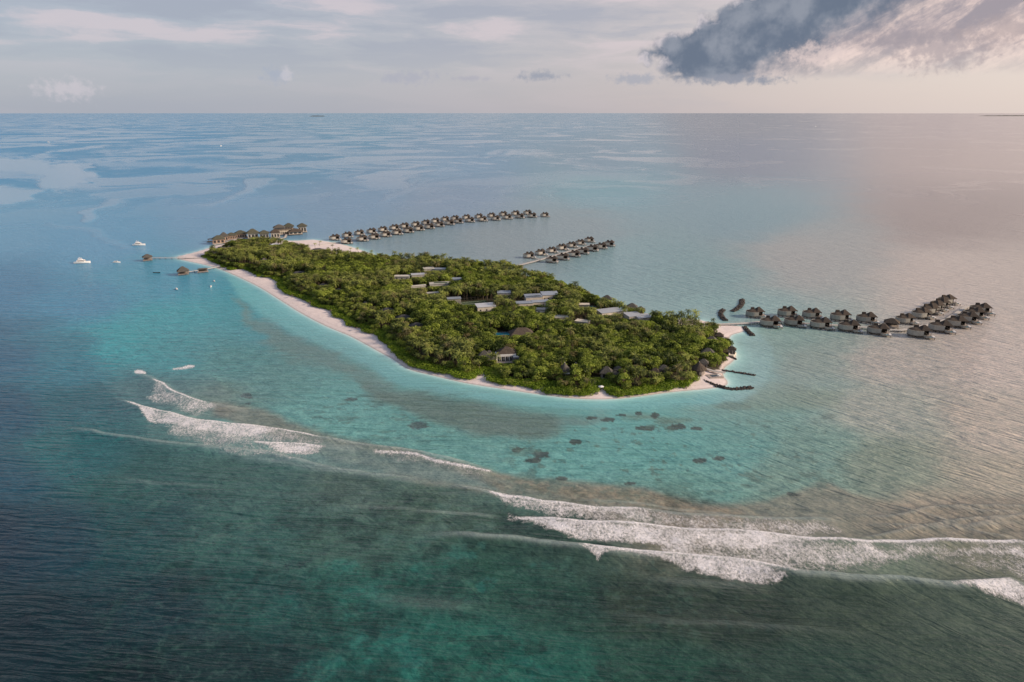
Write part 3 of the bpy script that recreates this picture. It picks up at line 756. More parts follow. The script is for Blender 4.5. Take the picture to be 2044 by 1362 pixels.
t.put(b.inputs['Normal'], bn.outputs[0])
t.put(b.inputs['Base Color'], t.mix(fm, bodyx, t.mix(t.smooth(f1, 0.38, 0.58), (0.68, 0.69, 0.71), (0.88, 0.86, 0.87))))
ro = t.linr(rr, 200.0, 1800.0, 0.10, 0.40)
ro = t.mul(ro, t.sub(1.0, t.mul(sl, 0.75)))
ro = t.m('MAXIMUM', ro, t.mul(fm, 0.7))
t.put(b.inputs['Roughness'], ro)
b.inputs['IOR'].default_value = 1.33
b.inputs['Specular IOR Level'].default_value = 0.5
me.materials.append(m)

# ---------------------------------------------------------------- island ground
sxs = [p[0] for p in SHORE]; sys_ = [p[1] for p in SHORE]
gx = np.arange(min(sxs) - 14, max(sxs) + 14, 1.3); gy = np.arange(min(sys_) - 14, max(sys_) + 14, 1.6)
GX, GY = np.meshgrid(gx, gy)
ish = GX.shape
GXf, GYf = GX.ravel(), GY.ravel()
gd = seg_dist(GXf, GYf, SHORE, True)
gin = inside(GXf, GYf, SHORE)
gs = np.where(gin, gd, -gd)
GZ = np.where(gs > 0, 1.25 * (1 - np.exp(-gs / 7.0)), gs * 0.14) + np.where(gs > 3, (fbm(GXf * 0.15, GYf * 0.15, 5, 3) - 0.5) * 0.35 * sstep(gs, 3, 8), 0)
gs2 = gs.reshape(ish)
keep = (gs2[:-1, :-1] > -9) & (gs2[1:, 1:] > -9) & (gs2[1:, :-1] > -9) & (gs2[:-1, 1:] > -9)
ii, jj = np.nonzero(keep)
nc = ish[1]
q = np.stack([ii * nc + jj, ii * nc + jj + 1, (ii + 1) * nc + jj + 1, (ii + 1) * nc + jj], -1)
used = np.unique(q)
remap = -np.ones(len(GXf), int); remap[used] = np.arange(len(used))
q = remap[q]
me = bpy.data.meshes.new('island_ground')
me.from_pydata(np.stack([GXf[used], GYf[used], GZ[used]], 1).tolist(), [], q.tolist())
me.polygons.foreach_set('use_smooth', np.ones(len(q), bool))
vd = seg_dist(GXf[used], GYf[used], VEG, True)
vin = inside(GXf[used], GYf[used], VEG)
vs_ = np.where(vin, vd, -vd)
a_ = me.attributes.new('veg', 'FLOAT', 'POINT'); a_.data.foreach_set('value', vs_.astype(np.float32))
a_ = me.attributes.new('shore', 'FLOAT', 'POINT'); a_.data.foreach_set('value', gs[used].astype(np.float32))
g = bpy.data.objects.new('island_ground', me); col.objects.link(g)
g['kind'] = 'structure'
g['label'] = 'pale sand beach round the island with dark soil under its trees'
m, t, b = mat('sand_and_soil')
pos = t.new('ShaderNodeNewGeometry').outputs['Position']
vg = t.attr('veg').outputs['Fac']; so = t.attr('shore').outputs['Fac']
n1 = t.noise(pos, 0.35, 6, 0.6); n2 = t.noise(pos, 2.2, 4, 0.6)
sand = t.mix(t.smooth(t.add(t.mul(n1, .6), t.mul(n2, .4)), 0.3, 0.7), (0.66, 0.565, 0.53), (0.78, 0.685, 0.645))
sand = t.mix(t.smooth(t.add(so, t.mul(n1, 1.5)), 2.6, 0.9), sand, (0.47, 0.43, 0.40))
wr = t.mul(t.smooth(t.m('ABSOLUTE', t.sub(so, t.add(3.6, t.mul(n1, 2.4)))), 0.5, 0.0), t.smooth(n2, 0.46, 0.62))
sand = t.mix(t.mul(wr, 0.55), sand, (0.30, 0.25, 0.20))
soil = t.mix(n2, (0.035, 0.033, 0.018), (0.085, 0.075, 0.045))
t.put(b.inputs['Base Color'], t.mix(t.smooth(t.add(vg, t.mul(t.sub(n1, .5), 4)), -0.2, 1.8), sand, soil))
b.inputs['Roughness'].default_value = 0.9
b.inputs['Specular IOR Level'].default_value = 0.15
bn = t.new('ShaderNodeBump'); bn.inputs['Distance'].default_value = 0.12; t.put(bn.inputs['Height'], t.add(n1, n2)); t.put(b.inputs['Normal'], bn.outputs[0])
me.materials.append(m)

def ground_z(x, y):
    i_ = int(np.clip(round((y - gy[0]) / 1.6), 0, ish[0] - 1)); j_ = int(np.clip(round((x - gx[0]) / 1.3), 0, ish[1] - 1))
    return float(GZ[i_ * nc + j_])

# ---------------------------------------------------------------- object helpers
class MB:
    """collects shapes and links them as one mesh object"""
    def __init__(s):
        s.v = []; s.f = []
    def box(s, x0, x1, y0, y1, z0, z1, top_in=0.0):
        k = len(s.v); i = top_in
        s.v += [(x0, y0, z0), (x1, y0, z0), (x1, y1, z0), (x0, y1, z0), (x0 + i, y0 + i, z1), (x1 - i, y0 + i, z1), (x1 - i, y1 - i, z1), (x0 + i, y1 - i, z1)]
        s.f += [(k, k + 3, k + 2, k + 1), (k + 4, k + 5, k + 6, k + 7), (k, k + 1, k + 5, k + 4), (k + 1, k + 2, k + 6, k + 5), (k + 2, k + 3, k + 7, k + 6), (k + 3, k, k + 4, k + 7)]
        return s
    def hip(s, x0, x1, y0, y1, z0, z1, ridge=0.0, th=0.25, cx=None, cy=None):
        """hipped roof with a fascia; ridge = ridge length along x"""
        k = len(s.v); cx = (x0 + x1) / 2 if cx is None else cx; cy = (y0 + y1) / 2 if cy is None else cy
        s.v += [(x0, y0, z0 - th), (x1, y0, z0 - th), (x1, y1, z0 - th), (x0, y1, z0 - th), (x0, y0, z0), (x1, y0, z0), (x1, y1, z0), (x0, y1, z0),
                (cx - ridge / 2 - .01, cy, z1), (cx + ridge / 2 + .01, cy, z1)]
        s.f += [(k, k + 3, k + 2, k + 1), (k, k + 1, k + 5, k + 4), (k + 1, k + 2, k + 6, k + 5), (k + 2, k + 3, k + 7, k + 6), (k + 3, k, k + 4, k + 7),
                (k + 4, k + 5, k + 9, k + 8), (k + 5, k + 6, k + 9), (k + 6, k + 7, k + 8, k + 9), (k + 7, k + 4, k + 8)]
        return s
    def cyl(s, x, y, z0, z1, r0, r1=None, n=6):
        k = len(s.v); r1 = r0 if r1 is None else r1
        for i in range(n):
            a = 2 * math.pi * i / n
            s.v.append((x + r0 * math.cos(a), y + r0 * math.sin(a), z0)); s.v.append((x + r1 * math.cos(a), y + r1 * math.sin(a), z1))
        for i in range(n):
            j = (i + 1) % n
            s.f.append((k + 2 * i, k + 2 * j, k + 2 * j + 1, k + 2 * i + 1))
        s.f.append(tuple(k + 2 * i + 1 for i in range(n))); s.f.append(tuple(k + 2 * (n - 1 - i) for i in range(n)))
        return s
    def prism(s, pts, z0, z1, out=0.0):
        """extruded outline; the top may flare outward"""
        k = len(s.v); n = len(pts)
        cx = sum(p[0] for p in pts) / n; cy = sum(p[1] for p in pts) / n
        for p in pts: s.v.append((p[0], p[1], z0))
        for p in pts:
            d = math.hypot(p[0] - cx, p[1] - cy) or 1
            s.v.append((p[0] + (p[0] - cx) / d * out, p[1] + (p[1] - cy) / d * out, z1))
        for i in range(n):
            j = (i + 1) % n
            s.f.append((k + i, k + j, k + n + j, k + n + i))
        s.f.append(tuple(k + n + i for i in range(n))); s.f.append(tuple(k + n - 1 - i for i in range(n)))
        return s
    def ring(s, pts, z0, z1, th, out=0.0, closed=False):
        """upright wall of thickness th along a line"""
        k = len(s.v); n = len(pts)
        for i in range(n):
            a = pts[max(i - 1, 0)] if not closed else pts[i - 1]; b = pts[min(i + 1, n - 1)] if not closed else pts[(i + 1) % n]
            dx, dy = b[0] - a[0], b[1] - a[1]; L = math.hypot(dx, dy) or 1
            nx, ny = dy / L, -dx / L
            p = pts[i]
            s.v += [(p[0], p[1], z0), (p[0] + nx * out, p[1] + ny * out, z1), (p[0] - nx * (th - out), p[1] - ny * (th - out), z1), (p[0] - nx * th, p[1] - ny * th, z0)]
        m = n if closed else n - 1
        for i in range(m):
            a = k + 4 * i; b = k + 4 * ((i + 1) % n)
            for q in range(4):
                s.f.append((a + q, b + q, b + (q + 1) % 4, a + (q + 1) % 4))
        if not closed:
            s.f.append((k, k + 1, k + 2, k + 3)); e = k + 4 * (n - 1); s.f.append((e + 3, e + 2, e + 1, e))
        return s
    def cone_fan(s, pts, z0, apex_pts):
        """roof from an outline up to a ridge of given points"""
        k = len(s.v); n = len(pts)
        for p in pts: s.v.append((p[0], p[1], z0))
        for p in pts: s.v.append((p[0], p[1], z0 - 0.2))
        ka = len(s.v)
        for a in apex_pts: s.v.append(a)
        def near(i):
            p = pts[i]
            return min(range(len(apex_pts)), key=lambda q: math.hypot(apex_pts[q][0] - p[0], apex_pts[q][1] - p[1]))
        for i in range(n):
            j = (i + 1) % n; a, b = near(i), near(j)
            s.f.append((k + i, k + j, ka + b) if a == b else (k + i, k + j, ka + b, ka + a))
            s.f.append((k + n + i, k + n + j, k + j, k + i))
        return s
    def strip(s, pts, w, z, th):
        """deck following a line; pts (x, y)"""
        k = len(s.v); n = len(pts)
        for i in range(n):
            a = pts[max(i - 1, 0)]; b = pts[min(i + 1, n - 1)]
            dx, dy = b[0] - a[0], b[1] - a[1]; L = math.hypot(dx, dy) or 1
            nx, ny = -dy / L * w / 2, dx / L * w / 2
            p = pts[i]
            s.v += [(p[0] + nx, p[1] + ny, z), (p[0] - nx, p[1] - ny, z), (p[0] - nx, p[1] - ny, z - th), (p[0] + nx, p[1] + ny, z - th)]
        for i in range(n - 1):
            a = k + 4 * i; b = a + 4
            for q in range(4):
                s.f.append((a + q, a + (q + 1) % 4, b + (q + 1) % 4, b + q))
        s.f.append((k + 3, k + 2, k + 1, k)); e = k + 4 * (n - 1); s.f.append((e, e + 1, e + 2, e + 3))
        return s
    def mesh(s, name, m):
        me = bpy.data.meshes.new(name)
        me.from_pydata(s.v, [], s.f)
        me.materials.append(m)
        return me
    def obj(s, name, m, parent=None, loc=None, kind=None, smooth=False):
        me = s.mesh(name, m)
        if smooth:
            me.polygons.foreach_set('use_smooth', [True] * len(me.polygons))
        o = bpy.data.objects.new(name, me); col.objects.link(o)
        if parent: o.parent = parent
        if loc is not None: o.location = loc
        if kind: o['kind'] = kind
        return o

def thing(name, label, cat, loc=(0, 0, 0), rz=0.0, group=None):
    o = bpy.data.objects.new(name, None); col.objects.link(o)
    o.empty_display_size = 0.5
    o.location = loc; o.rotation_euler = (0, 0, rz)
    o['label'] = label; o['category'] = cat
    if group: o['group'] = group
    return o

def tag(o, label, cat, group=None):
    o['label'] = label; o['category'] = cat
    if group: o['group'] = group
    return o

def dup(root, loc, rz=0.0, scale=(1, 1, 1), label=None, group=None):
    r = root.copy(); col.objects.link(r)
    r.location = loc; r.rotation_euler = (0, 0, rz); r.scale = scale
    if label: r['label'] = label
    if group: r['group'] = group
    for ch in root.children:
        c = ch.copy(); col.objects.link(c); c.parent = r
        for gch in ch.children:
            d = gch.copy(); col.objects.link(d); d.parent = c
    return r

EXCL = []      # (x, y, radius, height that must stay visible): trees keep clear of these
ORD = ['first', 'second', 'third', 'fourth', 'fifth', 'sixth', 'seventh', 'eighth', 'ninth', 'tenth', 'eleventh', 'twelfth', 'thirteenth', 'fourteenth', 'fifteenth', 'sixteenth', 'seventeenth', 'eighteenth', 'nineteenth']

# ---------------------------------------------------------------- water villas
def make_villa(wall_mat, roof_mat, flat=False):
    t = thing('water_villa', 'x', 'villa')
    th = [math.pi * (0.5 + k / 12.0) for k in range(13)]
    arc = [(-2.2 + 4.9 * math.cos(a), 0.2 + 4.5 * math.sin(a)) for a in th]          # back, round the left end, to the front
    line = [(4.6, 4.3), (1.0, 4.65)] + arc + [(1.2, -4.1)]
    line = line[::-1]
    MB().prism([(1.6, -4.4), (4.9, -1.2), (4.9, 4.6), (-2.2, 4.9), (-5.6, 3.6), (-7.3, 0.3), (-5.6, -3.3), (-2.2, -4.6)], 1.25, 1.7).obj('platform', MAT['timber_dark'], t)
    MB().ring(line[::-1], 1.7, 4.75, 0.28, -0.0).obj('wall', wall_mat, t)
    inner = [(p[0] * 0.93 - 0.1, p[1] * 0.93) for p in line] + [(4.6, 3.8), (4.6, -0.6), (2.2, -2.6)]
    r = MB().cone_fan([(1.3, -3.7)] + [(-2.2 + 4.5 * math.cos(a), 0.2 + 4.1 * math.sin(a)) for a in th[::-1]] + [(2.4, 4.1), (2.6, -0.5)], 4.55, [(-3.0, 0.9, 5.9), (1.2, 1.1, 6.3)]).obj('main_roof', roof_mat, t)
    MB().box(-3.0, -0.4, 1.6, 3.1, 5.0, 7.0, 0.12).obj('roof_lantern', roof_mat, r)
    MB().hip(0.2, 6.4, -2.9, 4.9, 4.85, 7.7, 0.8, 0.22, 2.6, 1.3).obj('pavilion_roof', roof_mat, t)
    MB().box(1.6, 1.85, -2.5, 4.2, 1.7, 4.6).box(1.85, 5.2, 3.9, 4.1, 1.7, 4.6).obj('screen_wall', MAT['timber_dark'], t)
    MB().box(5.0, 5.08, -1.0, 3.8, 1.7, 4.2).obj('glass_door', MAT['glass'], t)
    for x, y in ((5.9, -2.4), (5.9, 4.3)):
        MB().cyl(x, y, 1.5, 4.7, 0.13).obj('column', MAT['timber'], t)
    MB().box(1.65, 7.6, -6.2, -1.25, 1.15, 1.5).box(4.95, 7.6, -1.2, 4.4, 1.15, 1.5).obj('deck', MAT['timber'], t)
    MB().box(2.4, 5.6, -5.9, -4.0, 1.2, 1.56).obj('pool', MAT['pool_t'], t)
    MB().box(6.0, 7.4, -5.9, -4.4, 1.5, 1.95).box(6.0, 7.4, -3.8, -2.6, 1.5, 1.9).obj('daybed', MAT['white'], t)
    MB().ring([(1.3, -4.5), (2.0, -6.3), (4.0, -6.35)], 1.1, 2.5, 0.15).obj('deck_wall', wall_mat, t)
    sm = MB()
    for x, y in [(-6.3, 0.3), (-4.6, -3.0), (-4.6, 3.2), (-1.5, -4.0), (-1.5, 4.3), (1.6, -4.0), (1.6, 4.2), (4.6, 4.2), (4.6, -0.8), (7.2, -5.8), (2.4, -5.8), (7.2, 4.0), (7.2, -1.0)]:
        sm.cyl(x, y, -1.6, 1.3, 0.22, 0.22, 5)
    sm.obj('stilt', MAT['post'], t, kind='stuff')
    return t

protoA = make_villa(MAT['cream'], MAT['thatch'])
protoB = make_villa(MAT['grey_wall'], MAT['thatch_brown'])
_first = {}
def villa(px, py, kind, rz, label, group, s=1.0, size=(1, 1, 1)):
    p = gp(px, py)
    proto = protoA if kind == 'A' else protoB
    a = math.atan2(p.x, p.y)
    loc = (p.x, p.y, 0)
    rzz = -a * 0.75 + R(rz) + R(rng.uniform(-5, 5)); s *= rng.uniform(.96, 1.04)
    if kind not in _first:
        _first[kind] = True
        proto.location = loc; proto.rotation_euler = (0, 0, rzz); proto.scale = (s, s, s)
        proto['label'] = label; proto['group'] = group
        return proto
    return dup(proto, loc, rzz, (s, s, s), label, group)

# far jetty: two rows
far_back = [(668.6, 479.5), (693.5, 474), (717.5, 469.5), (742, 466), (764.5, 462.4), (787.5, 459), (807.5, 455.6), (829.8, 452), (850, 448.6), (869, 445.3), (888.5, 441.8), (908, 439.6),
            (931, 437.8), (956, 436), (981, 434), (1004.5, 431.6), (1029, 430), (1053, 428.6)]
far_front = [(692, 486.5), (723.4, 481.4), (746.9, 477.4), (770.3, 472.8), (792.7, 468.6), (815, 464.6), (836, 460.2), (857, 456.7), (877, 452.8), (897, 449.0), (914.6, 445.6), (938, 443.6),
             (963, 441.8), (989, 440), (1012.6, 437.6), (1037.5, 435.7), (1062, 434.4)]
for i, (x, y) in enumerate(far_back):
    villa(x, y, 'A', 8 + rng.uniform(-5, 5), 'cream villa in the far row of the longest jetty, %s from the sandbank' % ORD[i], 'water villas along the long distant jetty', 0.98)
for i, (x, y) in enumerate(far_front):
    villa(x, y, 'A', rng.uniform(-5, 5), 'cream villa in the near row of the longest jetty, %s from the sandbank' % ORD[i], 'water villas along the long distant jetty', 1.0)
villa(1087.4, 433.2, 'A', 10, 'lone cream water villa at the outer tip of the long distant jetty', 'water villas along the long distant jetty', 1.0)
# middle jetty
mid_back = [(1056, 515), (1079, 509.5), (1101, 504.5), (1121, 499), (1140.5, 494), (1158, 489), (1176, 483.5)]
mid_front = [(1101, 524), (1123.3, 518.3), (1145.6, 512.4), (1163.2, 506.5), (1182, 501), (1199.6, 496.5), (1215.5, 491.5)]
for i, (x, y) in enumerate(mid_back):
    villa(x, y, 'A', 12 + rng.uniform(-4, 4), 'cream villa on the far side of the short double-sided jetty, %s from the shore' % ORD[i], 'water villas along the short middle jetty', 0.92)
for i, (x, y) in enumerate(mid_front):
    villa(x, y, 'A', -2 + rng.uniform(-4, 4), 'cream villa on the near side of the short double-sided jetty, %s from the shore' % ORD[i], 'water villas along the short middle jetty', 0.97)
# right jetty
rt_back = [(1507, 633), (1571, 631.5), (1620, 634.5), (1677, 640), (1729, 643.5)]
rt_front = [(1537, 651.5), (1585, 650), (1638, 655), (1694, 660.5), (1752, 667)]
for i, (x, y) in enumerate(rt_back):
    villa(x, y, 'B', 14 + rng.uniform(-4, 4), 'grey-walled brown-roofed villa behind the right jetty, %s from the sand spit' % ORD[i], 'water villas along the right jetty', 1.05)
for i, (x, y) in enumerate(rt_front):
    villa(x, y, 'B', 4 + rng.uniform(-4, 4), 'grey-walled brown-roofed villa in front of the right jetty, %s from the sand spit' % ORD[i], 'water villas along the right jetty', 1.05)
for i, (x, y) in enumerate([(1806, 645.5), (1838, 635), (1854, 626.5), (1866, 620), (1877, 614), (1889, 607.5)]):
    villa(x, y, 'B', 32 + rng.uniform(-3, 3), 'dark-roofed villa inside the bend of the right jetty, %s from its elbow' % ORD[i], 'water villas crowded at the right jetty end', 1.02)
for i, (x, y) in enumerate([(1834, 672), (1876, 661.5), (1907, 652), (1930, 643), (1944, 634), (1956, 625.5)]):
    villa(x, y, 'B', 10 + rng.uniform(-3, 3), 'dark-roofed villa on the outer side of the right jetty bend, %s from the elbow' % ORD[i], 'water villas crowded at the right jetty end', 1.08)

# ---------------------------------------------------------------- jetties
def jetty(pts, w, label, z=1.5, z_s=None, post_step=3.6, rail=True, deck_mat='deck_pale', sub=3, zoff=1.4):
    P = [tuple(gp(*p, z=zoff)[:2]) for p in pts]
    P = catmull(P, False, sub) if len(P) > 2 else P
    t = thing('jetty', label, 'jetty', (P[0][0], P[0][1], 0))
    L = [(p[0] - P[0][0], p[1] - P[0][1]) for p in P]
    MB().strip(L, w, z, 0.28).obj('deck', MAT[deck_mat], t)
    pm = MB(); rm = MB()
    for i in range(len(L) - 1):
        dx, dy = L[i + 1][0] - L[i][0], L[i + 1][1] - L[i][1]; q = math.hypot(dx, dy); n = max(1, int(q / post_step))
        nx, ny = -dy / q * (w / 2 - 0.15), dx / q * (w / 2 - 0.15)
        for k in range(n):
            x, y = L[i][0] + dx * k / n, L[i][1] + dy * k / n
            pm.cyl(x + nx, y + ny, -1.6, z - 0.3, 0.17, 0.17, 5); pm.cyl(x - nx, y - ny, -1.6, z - 0.3, 0.17, 0.17, 5)
            if rail:
                rm.cyl(x + nx, y + ny, z, z + 0.95, 0.06, 0.06, 4)
        if rail:
            k = len(rm.v)
            a = (L[i][0] + nx, L[i][1] + ny); b = (L[i + 1][0] + nx, L[i + 1][1] + ny)
            rm.ring([a, b], z + 0.95, z + 1.05, 0.08)
    pm.obj('post', MAT['post'], t, kind='stuff')
    if rail: rm.obj('railing', MAT['timber'], t, kind='stuff')
    return t, P

jetty([(1412, 648), (1445, 647), (1480, 645.5), (1500, 644), (1530, 641.5), (1560, 642.5), (1620, 646.5), (1680, 650), (1740, 654.5), (1785, 658.5), (1803, 658.5), (1840, 651), (1880, 641), (1905, 628.5), (1924, 615), (1935, 611)],
      3.0, 'long grey jetty curving from the sand spit past the right-hand villas')
jetty([(1030, 531), (1050, 526), (1080, 518), (1114, 508), (1150, 498), (1190, 488)], 3.2, 'pale straight jetty running between two rows of villas in the middle')
jetty([(636, 489), (660, 486), (684, 482.5), (705, 478.5), (750, 470.5), (800, 461.5), (850, 452), (900, 443.5), (925, 441), (975, 438.2), (1025, 434.2), (1075, 431.5)], 2.6, 'thin distant jetty leading from the sandbank through the longest line of villas')
jetty([(301, 515), (330, 515), (370, 515.3), (416, 515.6)], 2.0, 'thin straight jetty off the pale western sand tip, the farther of two arrival piers', post_step=5.0)
jetty([(370, 543.5), (398, 539.5), (418, 536), (441, 531.5)], 2.0, 'short jetty from the left beach to the thatched arrival pavilion, the nearer of two', post_step=4.5)
# spurs to villas on the middle and right jetties
for i, ((vx_, vy_), (jx, jy)) in enumerate([((1068, 514.5), (1078, 518)), ((1092, 509), (1101, 511.5)), ((1112, 503.5), (1123, 505.5)), ((1133, 498), (1143, 500)), ((1152, 493), (1162, 495))]):
    tt, _ = jetty([(vx_, vy_), (jx, jy)], 1.6, 'short footbridge joining the far-side middle villas to their jetty, %s from shore' % ORD[i], rail=False, post_step=4.0)
    tt.name = 'footbridge'; tt['category'] = 'footbridge'; tt['group'] = 'footbridges on the middle jetty'

# ---------------------------------------------------------------- overwater restaurant and arrival pavilions
def pavilion(px, py, w, d, h_wall, h_roof, wall, roof, label, base_z=1.6, rz=0.0, stilts=True, ridge=0.2, open_=False, z=None, cat='pavilion', name='pavilion', over=1.0, win=3, group=None, clear=None):
    """(px, py): where the photograph shows the foot of its front wall"""
    zz = base_z if z is None else z
    p = gp(px, py, zz)
    a = math.atan2(p.x, p.y)
    t = thing(name, label, cat, (p.x + math.sin(a) * d / 2, p.y + math.cos(a) * d / 2, 0), -a + R(rz), group)
    hw, hd = w / 2, d / 2
    if stilts:
        MB().box(-hw - 0.8, hw + 0.8, -hd - 1.2, hd + 0.8, zz - 0.4, zz).obj('platform', MAT['timber'], t)
        s = MB()
        for x in np.linspace(-hw, hw, max(2, int(w / 3.5) + 1)):
            for y in (-hd, 0, hd):
                s.cyl(x, y, -1.6, zz - 0.4, 0.2, 0.2, 5)
        s.obj('stilt', MAT['post'], t, kind='stuff')
    if open_:
        for x in (-hw + .2, hw - .2):
            for y in (-hd + .2, hd - .2):
                MB().cyl(x, y, zz, zz + h_wall, 0.16).obj('column', MAT['timber'], t)
        MB().box(-hw + .5, hw - .5, hd - .5, hd - .3, zz, zz + h_wall * 0.9).obj('wall', MAT[wall], t)
    else:
        wl = MB().box(-hw, hw, -hd, hd, zz, zz + h_wall).obj('wall', MAT[wall], t)
        n = win
        for k in range(n):
            x = -hw + (k + 0.5) * w / n
            f = MB().box(x - w / n * 0.32, x + w / n * 0.32, -hd - 0.10, -hd + 0.05, zz + 0.5, zz + h_wall * 0.72).obj('window_frame', MAT['timber_dark'], t)
            MB().box(x - w / n * 0.28, x + w / n * 0.28, -hd - 0.13, -hd - 0.07, zz + 0.6, zz + h_wall * 0.69).obj('pane', MAT['glass'], f)
    o = over
    MB().hip(-hw - o, hw + o, -hd - o, hd + o, zz + h_wall + 0.05, zz + h_wall + h_roof, ridge * w, 0.25).obj('roof', MAT[roof], t)
    if clear is not None:
        EXCL.append((t.location.x, t.location.y, max(w, d) / 2 + 1.0, clear))
    return t

rest = 'connected pavilions of the overwater restaurant'
pavilion(437, 485.5, 13.0, 9, 4.6, 4.2, 'orange_wall', 'thatch_green', 'glowing orange-walled pavilion at the left tip of the restaurant row', group=rest)
pavilion(448, 480, 8.5, 8, 4.8, 4.6, 'orange_wall', 'thatch_grey', 'dark pointed roof pavilion just right of the glowing left-end pavilion', group=rest)
pavilion(463, 477.5, 10.0, 7, 4.4, 3.2, 'orange_wall', 'thatch_green', 'low orange-walled pavilion between two larger roofs on the restaurant walkway', group=rest, win=5)
pavilion(481, 474, 14.0, 9, 4.4, 3.8, 'orange_wall', 'thatch_green', 'broad olive-roofed pavilion in the middle of the orange restaurant wing', group=rest, win=5)
pavilion(505.5, 475, 12.0, 9, 5.6, 5.2, 'cream', 'thatch_green', 'tallest pyramid-roofed restaurant pavilion above the treetops', group=rest, over=1.6)
pavilion(528, 475, 10.5, 8, 5.4, 3.6, 'grey_wall', 'thatch_green', 'grey-walled pavilion right of the tall pyramid roof', group=rest, over=1.4)
pavilion(550, 474, 10.0, 8, 5.6, 4.6, 'cream', 'thatch_brown', 'steep brown-roofed pavilion at the bend of the restaurant by the small bridge', group=rest)
pavilion(558, 462.5, 12.5, 9, 5.0, 3.8, 'grey_wall', 'thatch_grey', 'round-shouldered grey-roofed pavilion behind the two-storey gallery', group=rest, over=1.6)
pavilion(577, 459.5, 11.0, 8, 4.6, 4.2, 'cream', 'thatch_green', 'pointed olive-roofed pavilion between the gallery and the end tower', group=rest, over=1.5)
pavilion(590, 467.5, 16.0, 9, 3.0, 3.6, 'cream', 'thatch_brown', 'wide low brown-roofed pavilion in front of the end tower', group=rest, over=1.4)
pavilion(604, 463, 10.0, 8, 7.0, 3.8, 'cream', 'thatch_green', 'tower-like pavilion standing alone at the right end of the restaurant', group=rest, over=1.6)
# two-storey gallery
p = gp(570, 466.5, 1.6); a = math.atan2(p.x, p.y)
t = thing('gallery', 'cream two-storey colonnade gallery linking the restaurant pavilions', 'gallery', (p.x, p.y, 0), -a + R(22), rest)
MB().box(-11, 11, -3, 3, 1.2, 1.6).obj('platform', MAT['timber'], t)
MB().box(-11, 11, -3, 3, 4.4, 4.8).obj('upper_floor', MAT['cream'], t)
MB().box(-11, 11, 1.0, 2.8, 1.6, 7.6).obj('wall', MAT['cream'], t)
MB().box(-11.4, 11.4, -3.2, 3.2, 7.62, 7.95).obj('roof', MAT['thatch_brown'], t)
for k in range(9):
    MB().box(-10.8 + k * 2.65, -10.3 + k * 2.65, -2.8, -2.4, 1.6, 7.6).obj('column', MAT['cream'], t)
s = MB()
for k in range(7):
    s.cyl(-10 + k * 3.3, -2.5, -1.6, 1.2, 0.2, 0.2, 5)
s.obj('stilt', MAT['post'], t, kind='stuff')
jetty([(426, 488.5), (440, 486), (455, 482.5), (472, 478), (489, 473.5)], 3.4, 'broad pale boardwalk in front of the orange restaurant wing', post_step=4)
jetty([(553, 478), (569, 474.2), (573, 466)], 2.2, 'short angled bridge from the trees to the right part of the restaurant', sub=1)
# arrival pavilions
pavilion(295, 519, 7.5, 6, 2.8, 3.0, 'timber', 'thatch_grey', 'brown thatched pavilion at the outer end of the farther western pier', open_=True, over=1.2, base_z=1.5)
pavilion(366, 547, 8.2, 7, 2.4, 4.4, 'timber', 'thatch_grey', 'large cone-roofed arrival pavilion at the end of the nearer western pier', open_=True, over=1.4, base_z=1.5)
pavilion(405, 542.3, 8.5, 2.6, 2.4, 0.9, 'timber_dark', 'thatch_grey', 'long low roofed waiting shelter midway along the nearer western pier', open_=True, over=0.4, base_z=1.5, ridge=0.7)
pavilion(1778.5, 652, 8.5, 6.5, 2.6, 3.0, 'timber_dark', 'thatch_brown', 'small open brown-roofed pavilion on stilts left of the right jetty elbow', open_=True, over=1.0, base_z=1.5)
# low service pontoon left of the restaurant
p = gp(422, 483)
t = thing('sun_shelter', 'flat dark shelter on a low pontoon beyond the left end of the restaurant', 'shelter', (p.x, p.y, 0), R(20))
MB().box(-5, 4, -3, 3, 0.2, 0.6).obj('pontoon', MAT['timber_dark'], t)
for x in (-3, 3):
    for y in (-2, 2):
        MB().cyl(x, y, 0.6, 3.4, 0.1, 0.1, 5).obj('pole', MAT['timber_dark'], t)
MB().hip(-4, 4, -2.6, 2.6, 3.5, 4.3, 3).obj('canopy', MAT['shingle'], t)

# ---------------------------------------------------------------- boats
def hull_mb(L, Wd, H, sheer=0.25, z0=-0.35):
    m = MB(); n = 9; rings = []
    for i in range(n):
        u = i / (n - 1)                              # 0 stern, 1 bow
        x = -L / 2 + L * u
        w = Wd / 2 * (1 - max(0, (u - 0.35) / 0.65) ** 2.2) * (0.9 + 0.1 * min(1, u * 4))
        h = H * (1 + sheer * u * u)
        w = max(w, 0.04)
        ring_ = [(x - 0.0, -w, h), (x, -w * 0.8, 0.15 * H), (x, 0, z0), (x, w * 0.8, 0.15 * H), (x, w, h)]
        rings.append(len(m.v)); m.v += ring_
    for i in range(n - 1):
        a, b = rings[i], rings[i + 1]
        for k in range(4):
            m.f.append((a + k, a + k + 1, b + k + 1, b + k))
        m.f.append((a + 4, a, b, b + 4))
    m.f.append(tuple(rings[0] + k for k in range(5)))
    return m

